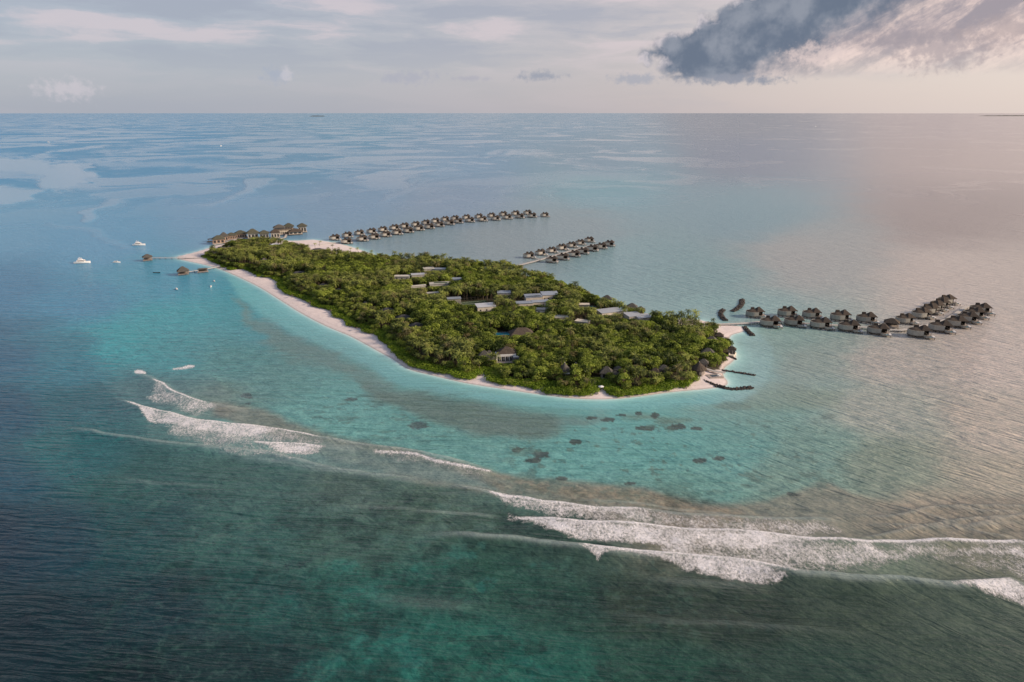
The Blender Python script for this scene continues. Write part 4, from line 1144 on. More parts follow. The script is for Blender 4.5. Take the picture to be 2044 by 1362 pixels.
def yacht(px, py, L, rz, label, fly=True, flat=False):
    p = gp(px, py); t = thing('motor_yacht' if fly else 'motor_boat', label, 'yacht' if fly else 'boat', (p.x, p.y, 0), R(rz), 'boats moored off the left end of the island')
    hull_mb(L, L * 0.29, L * 0.11).obj('hull', MAT['hull'], t, smooth=False)
    h = L * 0.11
    c = MB().box(-L * .32, L * .18, -L * .11, L * .11, h, h + L * .12, L * .02).obj('cabin', MAT['hull'], t)
    for s_ in (-1, 1):
        MB().box(-L * .26, L * .13, s_ * L * .105 - .03, s_ * L * .105 + .03, h + L * .045, h + L * .085).obj('side_window', MAT['glass'], t)
    MB().box(L * .165, L * .19, -L * .07, L * .07, h + L * .05, h + L * .095).obj('windscreen', MAT['glass'], t)
    if fly:
        MB().box(-L * .24, L * .04, -L * .09, L * .09, h + L * .122, h + L * .165, L * .015).obj('flybridge', MAT['hull'], t)
        MB().box(-L * .22, -L * .02, -L * .09, L * .09, h + L * .23, h + L * .24).obj('hardtop', MAT['hull'], t)
        for x in (-.20, -.05):
            for y in (-.075, .075):
                MB().cyl(x * L, y * L, h + L * .16, h + L * .23, L * .008, None, 4).obj('hardtop_post', MAT['hull'], t)
        MB().cyl(-L * .15, 0, h + L * .24, h + L * .33, L * .012, L * .004, 5).obj('mast', MAT['hull'], t)
    MB().box(-L * .49, -L * .34, -L * .12, L * .12, h * 0.6, h * 0.72).obj('aft_deck', MAT['timber'], t)
    return t
yacht(278, 490, 14.0, 8, 'white flybridge yacht anchored alone, farthest of the moored boats')
yacht(165, 525.5, 15.5, 12, 'long white motor yacht with dark stern, leftmost of the moored boats')
yacht(233, 524.5, 7.6, 5, 'small low white motor boat between the long yacht and the western pier', fly=False)
yacht(353, 578.5, 6.0, -50, 'small white boat lying apart in the open water below the arrival pavilion', fly=False)
yacht(421, 573, 4.6, -75, 'tiny white boat near the left beach, lower of a close pair', fly=False)
yacht(428, 562, 4.6, -60, 'tiny white boat near the left beach, upper of a close pair', fly=False)
yacht(97, 284.5, 14, 10, 'tiny white ship far out on the left sea beyond the slicks')
yacht(441, 292, 14, 80, 'tiny white ship on the distant sea above the restaurant')
yacht(1628, 253, 18, 20, 'barely visible boat near the horizon under the bright right cloud')
p = gp(313, 545)
t = thing('rowing_boat', 'dark slender rowing boat drifting between the two western piers', 'boat', (p.x, p.y, 0), R(-8))
hull_mb(7.5, 1.5, 0.5, 0.8, -0.2).obj('hull', MAT['dark_hull'], t)
for x in (-1.5, 0.2, 1.6):
    MB().box(x - .15, x + .15, -.55, .55, 0.5, 0.6).obj('thwart', MAT['timber'], t)

# ---------------------------------------------------------------- breakwaters of piled rock
def rock_mesh(m, x, y, z, s, r_):
    k = len(m.v)
    base = [(0, 0, 1), (0.9, 0, .35), (.28, .86, .35), (-.73, .53, .35), (-.73, -.53, .35), (.28, -.86, .35), (.73, .53, -.4), (-.28, .86, -.4), (-.9, 0, -.4), (-.28, -.86, -.4), (.73, -.53, -.4)]
    a = r_.uniform(0, 6.28); ca_, sa_ = math.cos(a), math.sin(a)
    sx_, sy_, sz_ = s * r_.uniform(.75, 1.2), s * r_.uniform(.75, 1.2), s * r_.uniform(.6, .95)
    for v in base:
        q = r_.uniform(.82, 1.12)
        X, Y, Z = v[0] * sx_ * q, v[1] * sy_ * q, v[2] * sz_ * q
        m.v.append((x + X * ca_ - Y * sa_, y + X * sa_ + Y * ca_, z + Z))
    for i in range(5):
        j = (i + 1) % 5
        m.f.append((k, k + 1 + i, k + 1 + j)); m.f.append((k + 1 + i, k + 6 + i, k + 1 + j)); m.f.append((k + 1 + j, k + 6 + i, k + 6 + j))
def breakwater(pts, w, h, label, step=0.55):
    P = catmull([tuple(gp(*p)[:2]) for p in pts], False, 6) if len(pts) > 2 else [tuple(gp(*p)[:2]) for p in pts]
    o = P[0]; L = [(q[0] - o[0], q[1] - o[1]) for q in P]
    t = thing('breakwater', label, 'breakwater', (o[0], o[1], 0), group='rock breakwaters round the right end of the island')
    MB().strip(L, w * 0.8, h * 0.35, h * 0.35 + 1.0).obj('core', MAT['rock'], t)
    m = MB(); big = 0
    for i in range(len(L) - 1):
        dx, dy = L[i + 1][0] - L[i][0], L[i + 1][1] - L[i][1]; q = math.hypot(dx, dy); n = max(1, int(q / step))
        nx, ny = -dy / q, dx / q
        for k in range(n):
            for r_ in range(3):
                u = rng.uniform(-1, 1); z = h * (1 - u * u) * rng.uniform(.35, .85)
                x = L[i][0] + dx * (k + rng.random()) / n + nx * u * w / 2; y = L[i][1] + dy * (k + rng.random()) / n + ny * u * w / 2
                rock_mesh(m, x, y, z - 0.1, rng.uniform(.45, .85), rng)
    m.obj('rock', MAT['rock'], t, kind='stuff')
breakwater([(1444, 618.5), (1440, 623), (1438.5, 629), (1443, 636), (1449, 641)], 4.4, 1.7, 'curved rock breakwater just left of the villa row, nearer the beach')
breakwater([(1481, 598.5), (1480, 608), (1473, 616), (1462, 622.5)], 4.4, 1.7, 'curved rock breakwater farthest out behind the right jetty')
breakwater([(1485, 653), (1492, 661), (1503, 671)], 4.2, 1.7, 'straight rock breakwater off the tip of the sand spit')
breakwater([(1399, 759.5), (1420, 768), (1445, 775), (1462, 777.5), (1482, 776.5), (1502, 774.5)], 3.2, 1.5, 'long curved rock breakwater at the lower right corner of the beach')
breakwater([(1441, 739.5), (1470, 744), (1508, 750)], 1.6, 0.8, 'thin straight line of rocks above the long curved breakwater')
breakwater([(1450, 712), (1470, 718)], 1.4, 0.8, 'shortest stub of rocks beside the right beach villas')

# ---------------------------------------------------------------- island buildings
def block(px, py, w, d, h, roof, wall, label, rz=0.0, slope=0.0, wins=0, clear=None, name='service_building', cat='building', group=None, zg=1.3, extra=None, over=0.35):
    """(px, py): centre of the roof as the photograph shows it"""
    p = gp(px, py, zg + h); a = math.atan2(p.x, p.y)
    t = thing(name, label, cat, (p.x, p.y, zg), -a + R(rz), group)
    hw, hd = w / 2, d / 2
    MB().box(-hw, hw, -hd, hd, -0.6, h).obj('wall', MAT[wall], t)
    k = slope
    m = MB(); o = over
    m.v = [(-hw - o, -hd - o, h + .02), (hw + o, -hd - o, h + .02), (hw + o, hd + o, h + .02 + k), (-hw - o, hd + o, h + .02 + k), (-hw - o, -hd - o, h + .3), (hw + o, -hd - o, h + .3), (hw + o, hd + o, h + .3 + k), (-hw - o, hd + o, h + .3 + k)]
    m.f = [(0, 3, 2, 1), (4, 5, 6, 7), (0, 1, 5, 4), (1, 2, 6, 5), (2, 3, 7, 6), (3, 0, 4, 7)]
    r = m.obj('roof', MAT[roof], t)
    if k > 0:
        g_ = MB(); g_.v = [(-hw, hd - .1, h), (hw, hd - .1, h), (hw, hd, h), (-hw, hd, h), (-hw, hd - .1, h + k), (hw, hd - .1, h + k), (hw, hd, h + k), (-hw, hd, h + k)]
        g_.f = m.f; g_.obj('gable', MAT[wall], t)
    if extra == 'panels':
        for i in range(4):
            for j in range(2):
                x0 = -hw + 0.5 + i * (w - 1) / 4; y0 = -hd + .4 + j * (d - .8) / 2
                MB().box(x0 + .1, x0 + (w - 1) / 4 - .1, y0 + .1, y0 + (d - .8) / 2 - .1, h + .3 + k * .3, h + .42 + k * .3).obj('solar_panel', MAT['solar'], r)
    for i in range(wins):
        x = -hw + (i + .5) * w / wins
        f = MB().box(x - .55, x + .55, -hd - .08, -hd + .02, h * .45, h * .45 + 1.3).obj('window', MAT['glass'], t)
        MB().box(x - .65, x + .65, -hd - .14, -hd - .02, h * .45 - .14, h * .45 - .02).obj('sill', MAT['white'], f)
    MB().box(hw * .2, hw * .2 + 1.0, -hd - .05, -hd + .02, -0.1, 2.1).obj('door', MAT['timber_dark'], t)
    EXCL.append((p.x, p.y, max(hw, hd) + .5, h - (1.6 if clear is None else clear)))
    return t

sb = 'flat-roofed service buildings in the middle of the island'
block(1097, 587, 13.5, 8, 6.6, 'metal_roof', 'cream', 'tall cream block with grey-blue roof and small dark windows, uppermost right of the service cluster', 14, 1.0, 4, 4.0, group=sb)
block(1064, 591.5, 13.5, 7.5, 6.2, 'metal_roof', 'cream', 'cream block whose dark panelled roof adjoins the tallest service building', 14, .8, 0, 3.0, group=sb, extra='panels')
block(1046.5, 604.5, 13.5, 5.5, 3.6, 'metal_roof', 'cream', 'low lean-to with blue-grey roof at the lower left of the service cluster', 10, .5, 0, 2.0, group=sb)
block(1079, 602, 14, 5, 3.8, 'metal_roof', 'cream', 'low blue-grey roofed lean-to below the tallest service building', 12, .5, 0, 2.0, group=sb)
block(969, 610.5, 14.5, 8, 5.6, 'metal_roof_pale', 'cream', 'cream building with pale blue-grey roof below the tennis court', 14, .9, 3, 3.6, group=sb)
block(1207, 622, 9.5, 9, 5.2, 'metal_roof_pale', 'cream', 'pale-roofed cube, left one of a touching pair right of the island centre', 30, .6, 0, 2.6, group=sb)
block(1227.5, 619.5, 8.5, 9, 5.2, 'metal_roof_pale', 'cream', 'pale-roofed cube, right one of a touching pair right of the island centre', 30, .6, 0, 2.4, group=sb)
block(1263.5, 628.5, 11, 9, 5.2, 'metal_roof_pale', 'cream', 'pale-roofed cube, left of the rightmost pair near the back shore', 30, .6, 0, 2.6, group=sb)
block(1283.5, 632, 11, 8, 4.6, 'metal_roof_pale', 'cream', 'pale-roofed cube, right of the rightmost pair near the back shore', 30, .6, 0, 2.4, group=sb)
block(855.5, 535.5, 10, 8, 5.8, 'pale_conc', 'pale_conc', 'pale square slab-roofed building, upper left of the concrete quarter', 6, 0, 0, 2.5, group=sb)
block(878, 536.5, 11, 7, 5.6, 'metal_roof', 'pale_conc', 'grey slab roof right beside the pale slab-roofed building', -8, 0, 0, 1.8, group=sb)
block(803, 551, 14, 6, 4.6, 'pale_conc', 'pale_conc', 'long pale concrete building at the left end of the concrete quarter', -8, 0, 3, 2.6, group=sb)
block(834, 547.5, 12, 7, 5.6, 'metal_roof_pale', 'pale_conc', 'pale building with roof lights in the middle of the concrete quarter', 6, 0, 0, 2.4, group=sb)
block(878, 565.5, 18, 8, 4.6, 'pale_conc', 'pale_conc', 'broad white flat roof carrying a dark green basin', 4, 0, 0, 1.4, group=sb)
block(834, 570.5, 14, 3, 3.8, 'pale_conc', 'pale_conc', 'long thin pale roof left of the roof with the green basin', 14, 0, 0, 1.4, group=sb)
block(912, 557, 12, 6, 4.2, 'metal_roof', 'pale_conc', 'grey-blue roof right of the roof with the green basin', -4, .4, 0, 1.2, group=sb)
block(906, 596, 11, 4, 4.4, 'metal_roof', 'grey_wall', 'narrow bright blue roof beside the upper left corner of the tennis court', 6, .5, 0, 1.4, group=sb)
block(864, 584.5, 10, 4, 3.4, 'pale_conc', 'pale_conc', 'small pale roof half hidden below the green-basin roof', 12, 0, 0, 0.8, group=sb)
block(1006, 584, 11, 6, 5.0, 'metal_roof', 'cream', 'small blue-grey roofed hut behind the dark tree above the service buildings', 0, .6, 0, 1.8, group=sb)
block(1082, 617, 10, 6, 4.2, 'solar', 'white', 'white cube with black glassy roof among trees below the service cluster', 4, 0, 2, 2.6, group=sb)
block(1120, 632, 10, 6, 3.8, 'pale_conc', 'pale_conc', 'pale low hut half hidden by trees right of the black-roofed cube', 10, 0, 0, 1.6, group=sb)
block(1163, 641, 10, 6, 3.8, 'cream', 'cream', 'cream curved-edge hut in a small clearing above the palms', -20, 0, 0, 1.6, group=sb)
block(1166, 607.5, 8, 5, 3.6, 'cream', 'cream', 'cream pool house beside the small turquoise pool', 4, 0, 0, 1.8, group=sb)
# basin on the white flat roof
p = gp(880, 564.5, 6.3)
tag(MB().box(-6, 6, -2, 2, 0, .12).obj('roof_basin', MAT['court'], None, (p.x, p.y, 6.22)), 'dark green rectangular basin lying on the broad white flat roof', 'basin')
# pools
def pool(px, py, w, d, m, label, rz=0, zvis=0.3):
    p = gp(px, py, 1.7); t = thing('swimming_pool', label, 'pool', (p.x, p.y, 1.3), -math.atan2(p.x, p.y) + R(rz))
    MB().box(-w / 2 - 1, w / 2 + 1, -d / 2 - 1, d / 2 + 1, -.5, .25).obj('surround', MAT['timber'], t)
    MB().box(-w / 2, w / 2, -d / 2, d / 2, -.4, .30).obj('pool_water', MAT[m], t)
    EXCL.append((p.x, p.y, max(w, d) / 2 + 1, zvis))
pool(1001, 667, 11, 8, 'pool', 'blue swimming pool beside the big brown roof', 8)
pool(1175, 612.5, 10, 5, 'pool_t', 'small turquoise pool behind the trees near the cream pool house')
# tennis court
p = gp(946, 606, 1.4)
t = thing('tennis_court', 'dark green fenced tennis court above the pale blue-roofed building', 'court', (p.x, p.y, 1.3), -math.atan2(p.x, p.y) + R(14))
MB().box(-12, 12, -8, 8, -.4, .08).obj('surface', MAT['court'], t)
MB().box(-10, 10, -.04, .04, .08, .1).box(-10, 10, 5.4, 5.5, .08, .1).box(-10, 10, -5.5, -5.4, .08, .1).box(-10, -9.9, -5.4, 5.4, .08, .1).box(9.9, 10, -5.4, 5.4, .08, .1).obj('court_line', MAT['white'], t)
fm_ = MB()
for x0, x1, y0, y1 in ((-12, 12, 8, 8.1), (-12.1, -12, -8, 8.1), (12, 12.1, -8, 8.1)):
    fm_.box(x0, x1, y0, y1, 2.9, 3.0)
    n = 8
    for i in range(n + 1):
        fm_.cyl(x0 + (x1 - x0) * i / n, y0 + (y1 - y0) * i / n, 0, 3.0, .07, None, 4)
fm_.obj('fence', MAT['thatch_grey'], t, kind='stuff')
EXCL.append((p.x, p.y, 10, 0.4)); EXCL.append((p.x + 8, p.y, 7, 0.4)); EXCL.append((p.x - 8, p.y, 7, 0.4))

# thatched beach villas: (x, y of roof peak, width m, kind)
def hut(px, py, w, roof, label, h=2.8, hr=None, rz=0, cone=False, clear=2.0, ridge=0.15, wall='timber', group='thatched villas among the trees', d=None, zg=1.3):
    hr = hr or w * 0.36; d = d or w * 0.8
    p = gp(px, py, zg + h + hr); a = math.atan2(p.x, p.y)
    t = thing('thatched_villa', label, 'villa', (p.x, p.y, zg), -a + R(rz), group)
    hw, hd = w / 2, d / 2
    if cone:
        MB().cyl(0, 0, -.5, h, hw * .8, None, 12).obj('wall', MAT[wall], t)
        m = MB(); m.cyl(0, 0, h - .3, h - .05, hw, None, 14); m.cyl(0, 0, h - .05, h + hr, hw, 0.15, 14); m.obj('roof', MAT[roof], t)
        MB().cyl(0, 0, h + hr, h + hr + .5, .25, .05, 6).obj('finial', MAT['pale_conc'], t)
        MB().box(-.6, .6, -hw * .8 - .05, -hw * .8 + .1, 0, 2.1).obj('door', MAT['timber_dark'], t)
    else:
        MB().box(-hw * .8, hw * .8, -hd * .8, hd * .8, -.5, h).obj('wall', MAT[wall], t)
        MB().hip(-hw, hw, -hd, hd, h + .05, h + hr, ridge * w, .3).obj('roof', MAT[roof], t)
        MB().box(-hw * .5, hw * .1, -hd * .8 - .06, -hd * .8 + .04, .2, 2.2).obj('window', MAT['glass'], t)
        MB().box(hw * .3, hw * .3 + 1, -hd * .8 - .06, -hd * .8 + .04, 0, 2.1).obj('door', MAT['timber_dark'], t)
    EXCL.append((p.x, p.y, w / 2 + .2, h + hr * .35 - clear + 2.0))
    return t
hut(1041, 654, 17, 'thatch_brown', 'largest brown hipped roof, beside the blue swimming pool', 3.6, 4.2, 8, ridge=.35, clear=1.5, d=12)
hut(772, 614, 11, 'shingle', 'dark slate-roofed villa, upper of three in a diagonal row behind the left beach', 3.0, 2.6, 10)
hut(805, 628, 13, 'shingle', 'dark slate-roofed villa, middle of three in a diagonal row behind the left beach', 3.0, 2.8, -5)
hut(831, 644, 13, 'shingle', 'dark slate-roofed villa, lowest of three in a diagonal row behind the left beach', 3.0, 3.0, 5)
hut(729, 601.5, 6.5, 'shingle', 'small dark hut roof up the slope from the diagonal row of slate roofs', 3.0, 3.0, 15)
hut(644, 566, 10, 'shingle', 'dark roof nestled above the widest part of the left beach', 3, 2.2)
hut(676, 576, 8.5, 'shingle', 'smaller dark roof right of the one above the widest beach', 3, 2.0)
hut(597, 541.5, 15, 'shingle', 'long dark low roof among palms in the left of the forest', 3, 2.4, ridge=.4)
hut(527, 515, 12, 'thatch_grey', 'grey pointed roof rising from the trees near the left arrival beach', 3.4, 4.4, 20, clear=1.0)
hut(444, 493, 15, 'thatch_grey', 'wide dark roof behind the left tip trees below the restaurant', 3.2, 3.0, ridge=.3, clear=1)
hut(457, 490.5, 7.5, 'thatch_grey', 'small dark roof touching the wide roof at the left tip', 3.6, 3.6)
hut(548, 486, 17, 'metal_roof_pale', 'white-ribbed blue-grey hipped roof behind the restaurant bridge', 3.6, 3.6, 12, ridge=.3, clear=1)
hut(634, 495.5, 15, 'shingle', 'dark low roof at the edge of the distant sandbank', 3, 2.6, ridge=.3)
hut(966, 699.5, 9.0, 'thatch_grey', 'tall grey pointed roof left of the white glass-fronted villa', 3, 4.4)
hut(976.5, 699, 4.5, 'thatch_grey', 'tiny grey pointed roof beside the tall one and the white villa', 3.2, 2.2)
hut(981, 711, 6, 'shingle', 'low dark roof immediately left of the white glass-fronted villa', 2.6, 1.8, clear=1.5)
hut(1127, 724.5, 8.4, 'thatch_grey', 'conical grey roof with a pale tip among front palms', 2.6, 4.6, cone=True, clear=1.4)
hut(1149.5, 724, 5.2, 'thatch_brown', 'small mushroom-shaped roof right of the pale-tipped cone', 3.2, 1.6, cone=True)
hut(1211, 731, 8, 'thatch_grey', 'grey pointed roof above the head of the beach path', 2.8, 3.8)
hut(1235, 730.5, 6, 'thatch_grey', 'small grey pointed roof just right of the one above the beach path', 3, 2.2)
hut(1228, 741, 5, 'thatch_grey', 'lowest grey roof of three near the beach path', 2.6, 1.8)
hut(1308, 734, 7, 'thatch_brown', 'brown pointed roof left of the open gazebo in the front right trees', 2.8, 3.4)
hut(1325, 728, 6.6, 'thatch_grey', 'gazebo-like grey roof above pale steps in the front right trees', 3.2, 2.4)
hut(1396, 723, 9.6, 'thatch_brown', 'rounded brown roof beside the pool deck at the right corner', 2.8, 4.0, cone=True)
hut(1405, 716, 6, 'thatch_grey', 'small grey pointed roof directly behind the rounded brown roof', 3.2, 2.4)
hut(1414, 694.5, 9, 'thatch_grey', 'grey roof half sunk in trees near the right-hand shore', 3, 3.2)
hut(1421, 671, 8, 'thatch_grey', 'grey roof below the sand spit, left one of two', 3, 3.0)
hut(1436, 663.5, 6.4, 'thatch_brown', 'brownish roof at the root of the sand spit, right one of two', 3, 2.2)
hut(1462, 691, 5.5, 'thatch_brown', 'small roof standing out at the rightmost edge of the trees', 2.8, 2.0, group='thatched villas among the trees')
hut(1447, 672.5, 6, 'timber', 'flat timber roof on the sand between the spit and right trees', 2.2, 0.8)
hut(1212, 589, 9, 'thatch_grey', 'dark domed roof on the back shore, leftmost of three', 2.6, 3.4, clear=1.0)
hut(1262, 605, 9, 'thatch_grey', 'dark domed roof on the back shore, middle of three', 2.6, 3.2, clear=1.0)
hut(1279, 611.5, 7.5, 'thatch_grey', 'dark domed roof on the back shore, rightmost of three', 2.6, 2.8, clear=1.0)
# white villa with glass front
p = gp(1008, 721, 1.3); a = math.atan2(p.x, p.y)
t = thing('glass_fronted_villa', 'white villa with a row of dark glass doors under a brown thatch roof', 'villa', (p.x, p.y + 3.5, 1.3), -a + R(8))
MB().box(-6, 6, -3.2, 3.5, -.6, 4.2).obj('wall', MAT['white'], t)
for i in range(4):
    f = MB().box(-5.0 + i * 2.5, -3.1 + i * 2.5, -3.3, -3.15, .1, 2.9).obj('door', MAT['glass'], t)
    MB().box(-4.1 + i * 2.5, -4.0 + i * 2.5, -3.36, -3.31, .1, 2.9).obj('mullion', MAT['white'], f)
MB().box(-6.4, -6.02, -4.2, -3.0, -.6, 4.4).obj('side_wall', MAT['white'], t)
MB().box(6.02, 6.4, -4.2, -3.0, -.6, 4.4).obj('side_wall', MAT['white'], t)
MB().hip(-5.2, 7.4, -2.6, 4.8, 4.5, 8.2, 1.2, .3).obj('roof', MAT['thatch_brown'], t)
MB().box(-7.5, 7.5, -7.0, -4.3, -.5, .1).obj('terrace', MAT['timber'], t)
EXCL.append((p.x, p.y + 3.5, 7.0, 0.9)); EXCL.append((p.x, p.y - 3, 6.0, 0.3))
p = gp(1031, 712, 4.0)
tag(MB().box(-2, 2, -1.2, 1.2, 0, .5).box(-1.4, 1.4, -.8, .8, .5, .9).obj('roof_unit', MAT['white'], None, (p.x, p.y, 3.6)), 'small white box on the flat roof right of the glass-fronted villa', 'roof unit')
block(1033, 715, 5, 4, 2.3, 'shingle', 'grey_wall', 'small flat dark annex right of the glass-fronted villa', 0, 0, 0, 1.2, name='annex')

# right corner: terrace, pool deck, overwater deck
p = gp(1426, 750.5, 1.2)
t = thing('pool_deck', 'square timber deck framing a dark plunge pool on the right corner beach', 'deck', (p.x, p.y, 0.9), R(14))
MB().box(-4.5, 4.5, -3, 3, -.6, .35).obj('deck', MAT['timber'], t)
MB().box(-2.2, 1.8, -1.4, 1.4, .0, .42).obj('plunge_pool', MAT['solar'], t)
MB().box(2.4, 3.8, -1.2, -.4, .35, .7).box(2.4, 3.8, .4, 1.2, .35, .7).obj('lounger', MAT['white'], t)
EXCL.append((p.x, p.y, 6, .2))
jetty([(1408, 737), (1424, 742), (1448, 745)], 2.4, 'short weathered walkway over the sand by the right corner villas', z=1.9, rail=True, sub=1)
p = gp(1462, 707, 1.0)
t = thing('beach_terrace', 'cream beach terrace with steps at the rightmost villa', 'terrace', (p.x, p.y, 0.4), R(60))
MB().box(-4, 4, -1.6, 1.6, -.6, .9).box(3.9, 5.4, -1, 1, -.6, .4).obj('terrace_floor', MAT['cream'], t)
MB().box(-4, 4, 1.4, 1.6, .9, 1.7).obj('parapet', MAT['cream'], t)
EXCL.append((p.x, p.y, 5, .2))

# parasols, loungers and small things on the sand
def parasol(px, py, label, r=1.7, c='white'):
    p = gp(px, py, 1.0); z = max(ground_z(p.x, p.y), 0.1)
    t = thing('parasol', label, 'parasol', (p.x, p.y, z))
    MB().cyl(0, 0, -.1, 2.5, .05, None, 5).obj('pole', MAT['timber'], t)
    m = MB(); m.cyl(0, 0, 2.1, 2.75, r, .08, 8); m.obj('canopy', MAT[c], t)
    MB().cyl(0, 0, -.1, .15, .35, None, 8).obj('base', MAT['pale_conc'], t)
    EXCL.append((p.x, p.y, 3.0, .3))
def lounger(px, py, rz, label, c='shingle'):
    p = gp(px, py, 1.0); z = max(ground_z(p.x, p.y), 0.1)
    t = thing('sun_lounger', label, 'sun lounger', (p.x, p.y, z), R(rz), 'loungers on the beach')
    MB().box(-1, 0.4, -.35, .35, .28, .42).obj('seat', MAT[c], t)
    m = MB(); m.v = [(0.4, -.35, .28), (1.1, -.35, .7), (1.1, .35, .7), (.4, .35, .28), (.4, -.35, .42), (1.05, -.35, .83), (1.05, .35, .83), (.4, .35, .42)]
    m.f = [(0, 3, 2, 1), (4, 5, 6, 7), (0, 1, 5, 4), (1, 2, 6, 5), (2, 3, 7, 6), (3, 0, 4, 7)]; m.obj('backrest', MAT[c], t)
    for x in (-.9, .7):
        for y in (-.3, .3):
            MB().box(x - .04, x + .04, y - .04, y + .04, -.1, .3).obj('leg', MAT['timber_dark'], t)
    EXCL.append((p.x, p.y, 1.8, .2))
parasol(1199.5, 778.5, 'white parasol on the sand at the foot of the beach path')
parasol(1131, 752, 'white parasol in the garden below the pale-tipped cone roof', 1.9)
lounger(960, 750.5, 10, 'dark lounger on the front beach gap, left of two')
lounger(971, 751.5, 5, 'dark lounger on the front beach gap, right of two')
lounger(1087, 774, 30, 'single dark lounger tucked in the small notch of the front hedge')
lounger(1368, 774, -20, 'single lounger on the front beach near the right palms')
lounger(1196.5, 780, 20, 'lounger under the white parasol at the beach path')
# small things along the left beach and the sandbank
for i, (x, y) in enumerate([(583, 594.5), (618, 609), (660, 625), (712, 660)]):
    parasol(x, y, 'small thatch parasol on the left beach at the tree edge, %s from the piers' % ORD[i], 1.3, 'thatch_brown')
# beach path
m = MB(); P = [tuple(gp(*q, z=1.3)[:2]) for q in [(1191.5, 786), (1191, 776), (1190.5, 766), (1196, 758), (1206, 753), (1218, 750)]]
m.strip(P, 1.7, 1.45, .5); o = m.obj('beach_path', MAT['path']); o['kind'] = 'structure'; o['label'] = 'pale path from the front beach up into the trees'
for q in P[:5]: EXCL.append((q[0], q[1], 1.9, .4))
# stepped shelters hidden at the left beach
for i, (x, y) in enumerate([(494, 539.5), (521, 552), (548, 554.5)]):
    p = gp(x, y, 1.0)
    t = thing('beach_shelter', 'low green beach shelter at the tree edge, %s from the left pier' % ORD[i], 'shelter', (p.x, p.y, 0.9), R(-20), 'low shelters along the left beach')
    MB().box(-3, 3, -.9, .9, 1.2, 1.4).obj('canopy', MAT['pool_t' if i < 2 else 'timber'], t)
    for xx in (-2.8, 2.8):
        for yy in (-.7, .7):
            MB().cyl(xx, yy, -.2, 1.2, .06, None, 4).obj('post', MAT['timber_dark'], t)
# distant islands on the horizon
def far_island(px0, px1, dist_, h, label):
    for_u = lambda px: (px - 1022) / FPX / CP
    x0, x1 = for_u(px0) * dist_, for_u(px1) * dist_
    n = 40; m = MB(); r_ = random.Random(int(px0))
    for i in range(n + 1):
        u = i / n; x = x0 + (x1 - x0) * u; e = min(1, 6 * u, 6 * (1 - u)); hh = h * e * r_.uniform(.7, 1.1) + .5
        m.v += [(x, dist_ - 300, -5), (x, dist_, hh), (x, dist_ + 300, -5)]
    for i in range(n):
        k = 3 * i; m.f += [(k, k + 3, k + 4, k + 1), (k + 1, k + 4, k + 5, k + 2)]
    o = m.obj('distant_island', MAT['dark_leaf']); o['kind'] = 'structure'; o['label'] = label
far_island(658, 686, 30000, 26, 'tiny dark island on the horizon left of centre')
far_island(1858, 1985, 33000, 26, 'long thin island on the horizon at the right')
far_island(2006, 2120, 33000, 26, 'thin island on the horizon at the far right edge')

# ---------------------------------------------------------------- trees
def leaf_cloud(verts, faces, tint, c, rad, n, size, r_, up=0.35, squash=1.0):
    """leaf clumps: small bent faces spread over a lobe"""
    lob = r_.gauss(0, .17)
    for _ in range(n):
        a = r_.uniform(0, 6.283); zc = r_.uniform(-0.55, 1.0); q = math.sqrt(max(0, 1 - zc * zc))
        rr_ = rad * r_.uniform(0.72, 1.06)
        d = Vector((q * math.cos(a), q * math.sin(a), zc))
        p = Vector(c) + Vector((d.x * rr_, d.y * rr_, d.z * rr_ * squash))
        nrm = (d + Vector((r_.uniform(-.8, .8), r_.uniform(-.8, .8), r_.uniform(-.3, .9) + up))).normalized()
        tx = nrm.cross(Vector((r_.uniform(-1, 1), r_.uniform(-1, 1), r_.uniform(-1, 1)))).normalized(); ty = nrm.cross(tx)
        s = size * r_.uniform(.6, 1.25)
        k = len(verts)
        verts += [tuple(p - tx * s * .9), tuple(p - ty * s * .5 + nrm * s * .15), tuple(p + tx * s * .9 - nrm * s * .12), tuple(p + ty * s * .5 + nrm * s * .1)]
        faces.append((k, k + 1, k + 2, k + 3))
        tv = min(1, max(0, lob + r_.gauss(.5, .32)))
        tint += [tv] * 4

def make_mesh(name, verts, faces, m, tint=None):
    me = bpy.data.meshes.new(name)
    me.from_pydata(verts, [], faces)
    me.materials.append(m)
    if tint is not None:
        a_ = me.attributes.new('tint', 'FLOAT', 'POINT'); a_.data.foreach_set('value', np.asarray(tint, np.float32))
    return me

def trunk_mesh(name, path, r0, r1, m, limbs=()):
    v = []; f = []
    def tube(P, ra, rb, n=6):
        k = len(v)
        for i, p in enumerate(P):
            u = i / (len(P) - 1); r_ = ra + (rb - ra) * u
            for j in range(n):
                a = 2 * math.pi * j / n
                v.append((p[0] + r_ * math.cos(a), p[1] + r_ * math.sin(a), p[2]))
        for i in range(len(P) - 1):
            for j in range(n):
                q = (j + 1) % n
                f.append((k + i * n + j, k + i * n + q, k + (i + 1) * n + q, k + (i + 1) * n + j))
    tube(path, r0, r1)
    for P, ra, rb in limbs:
        tube(P, ra, rb, 4)
    return make_mesh(name, v, f, m)

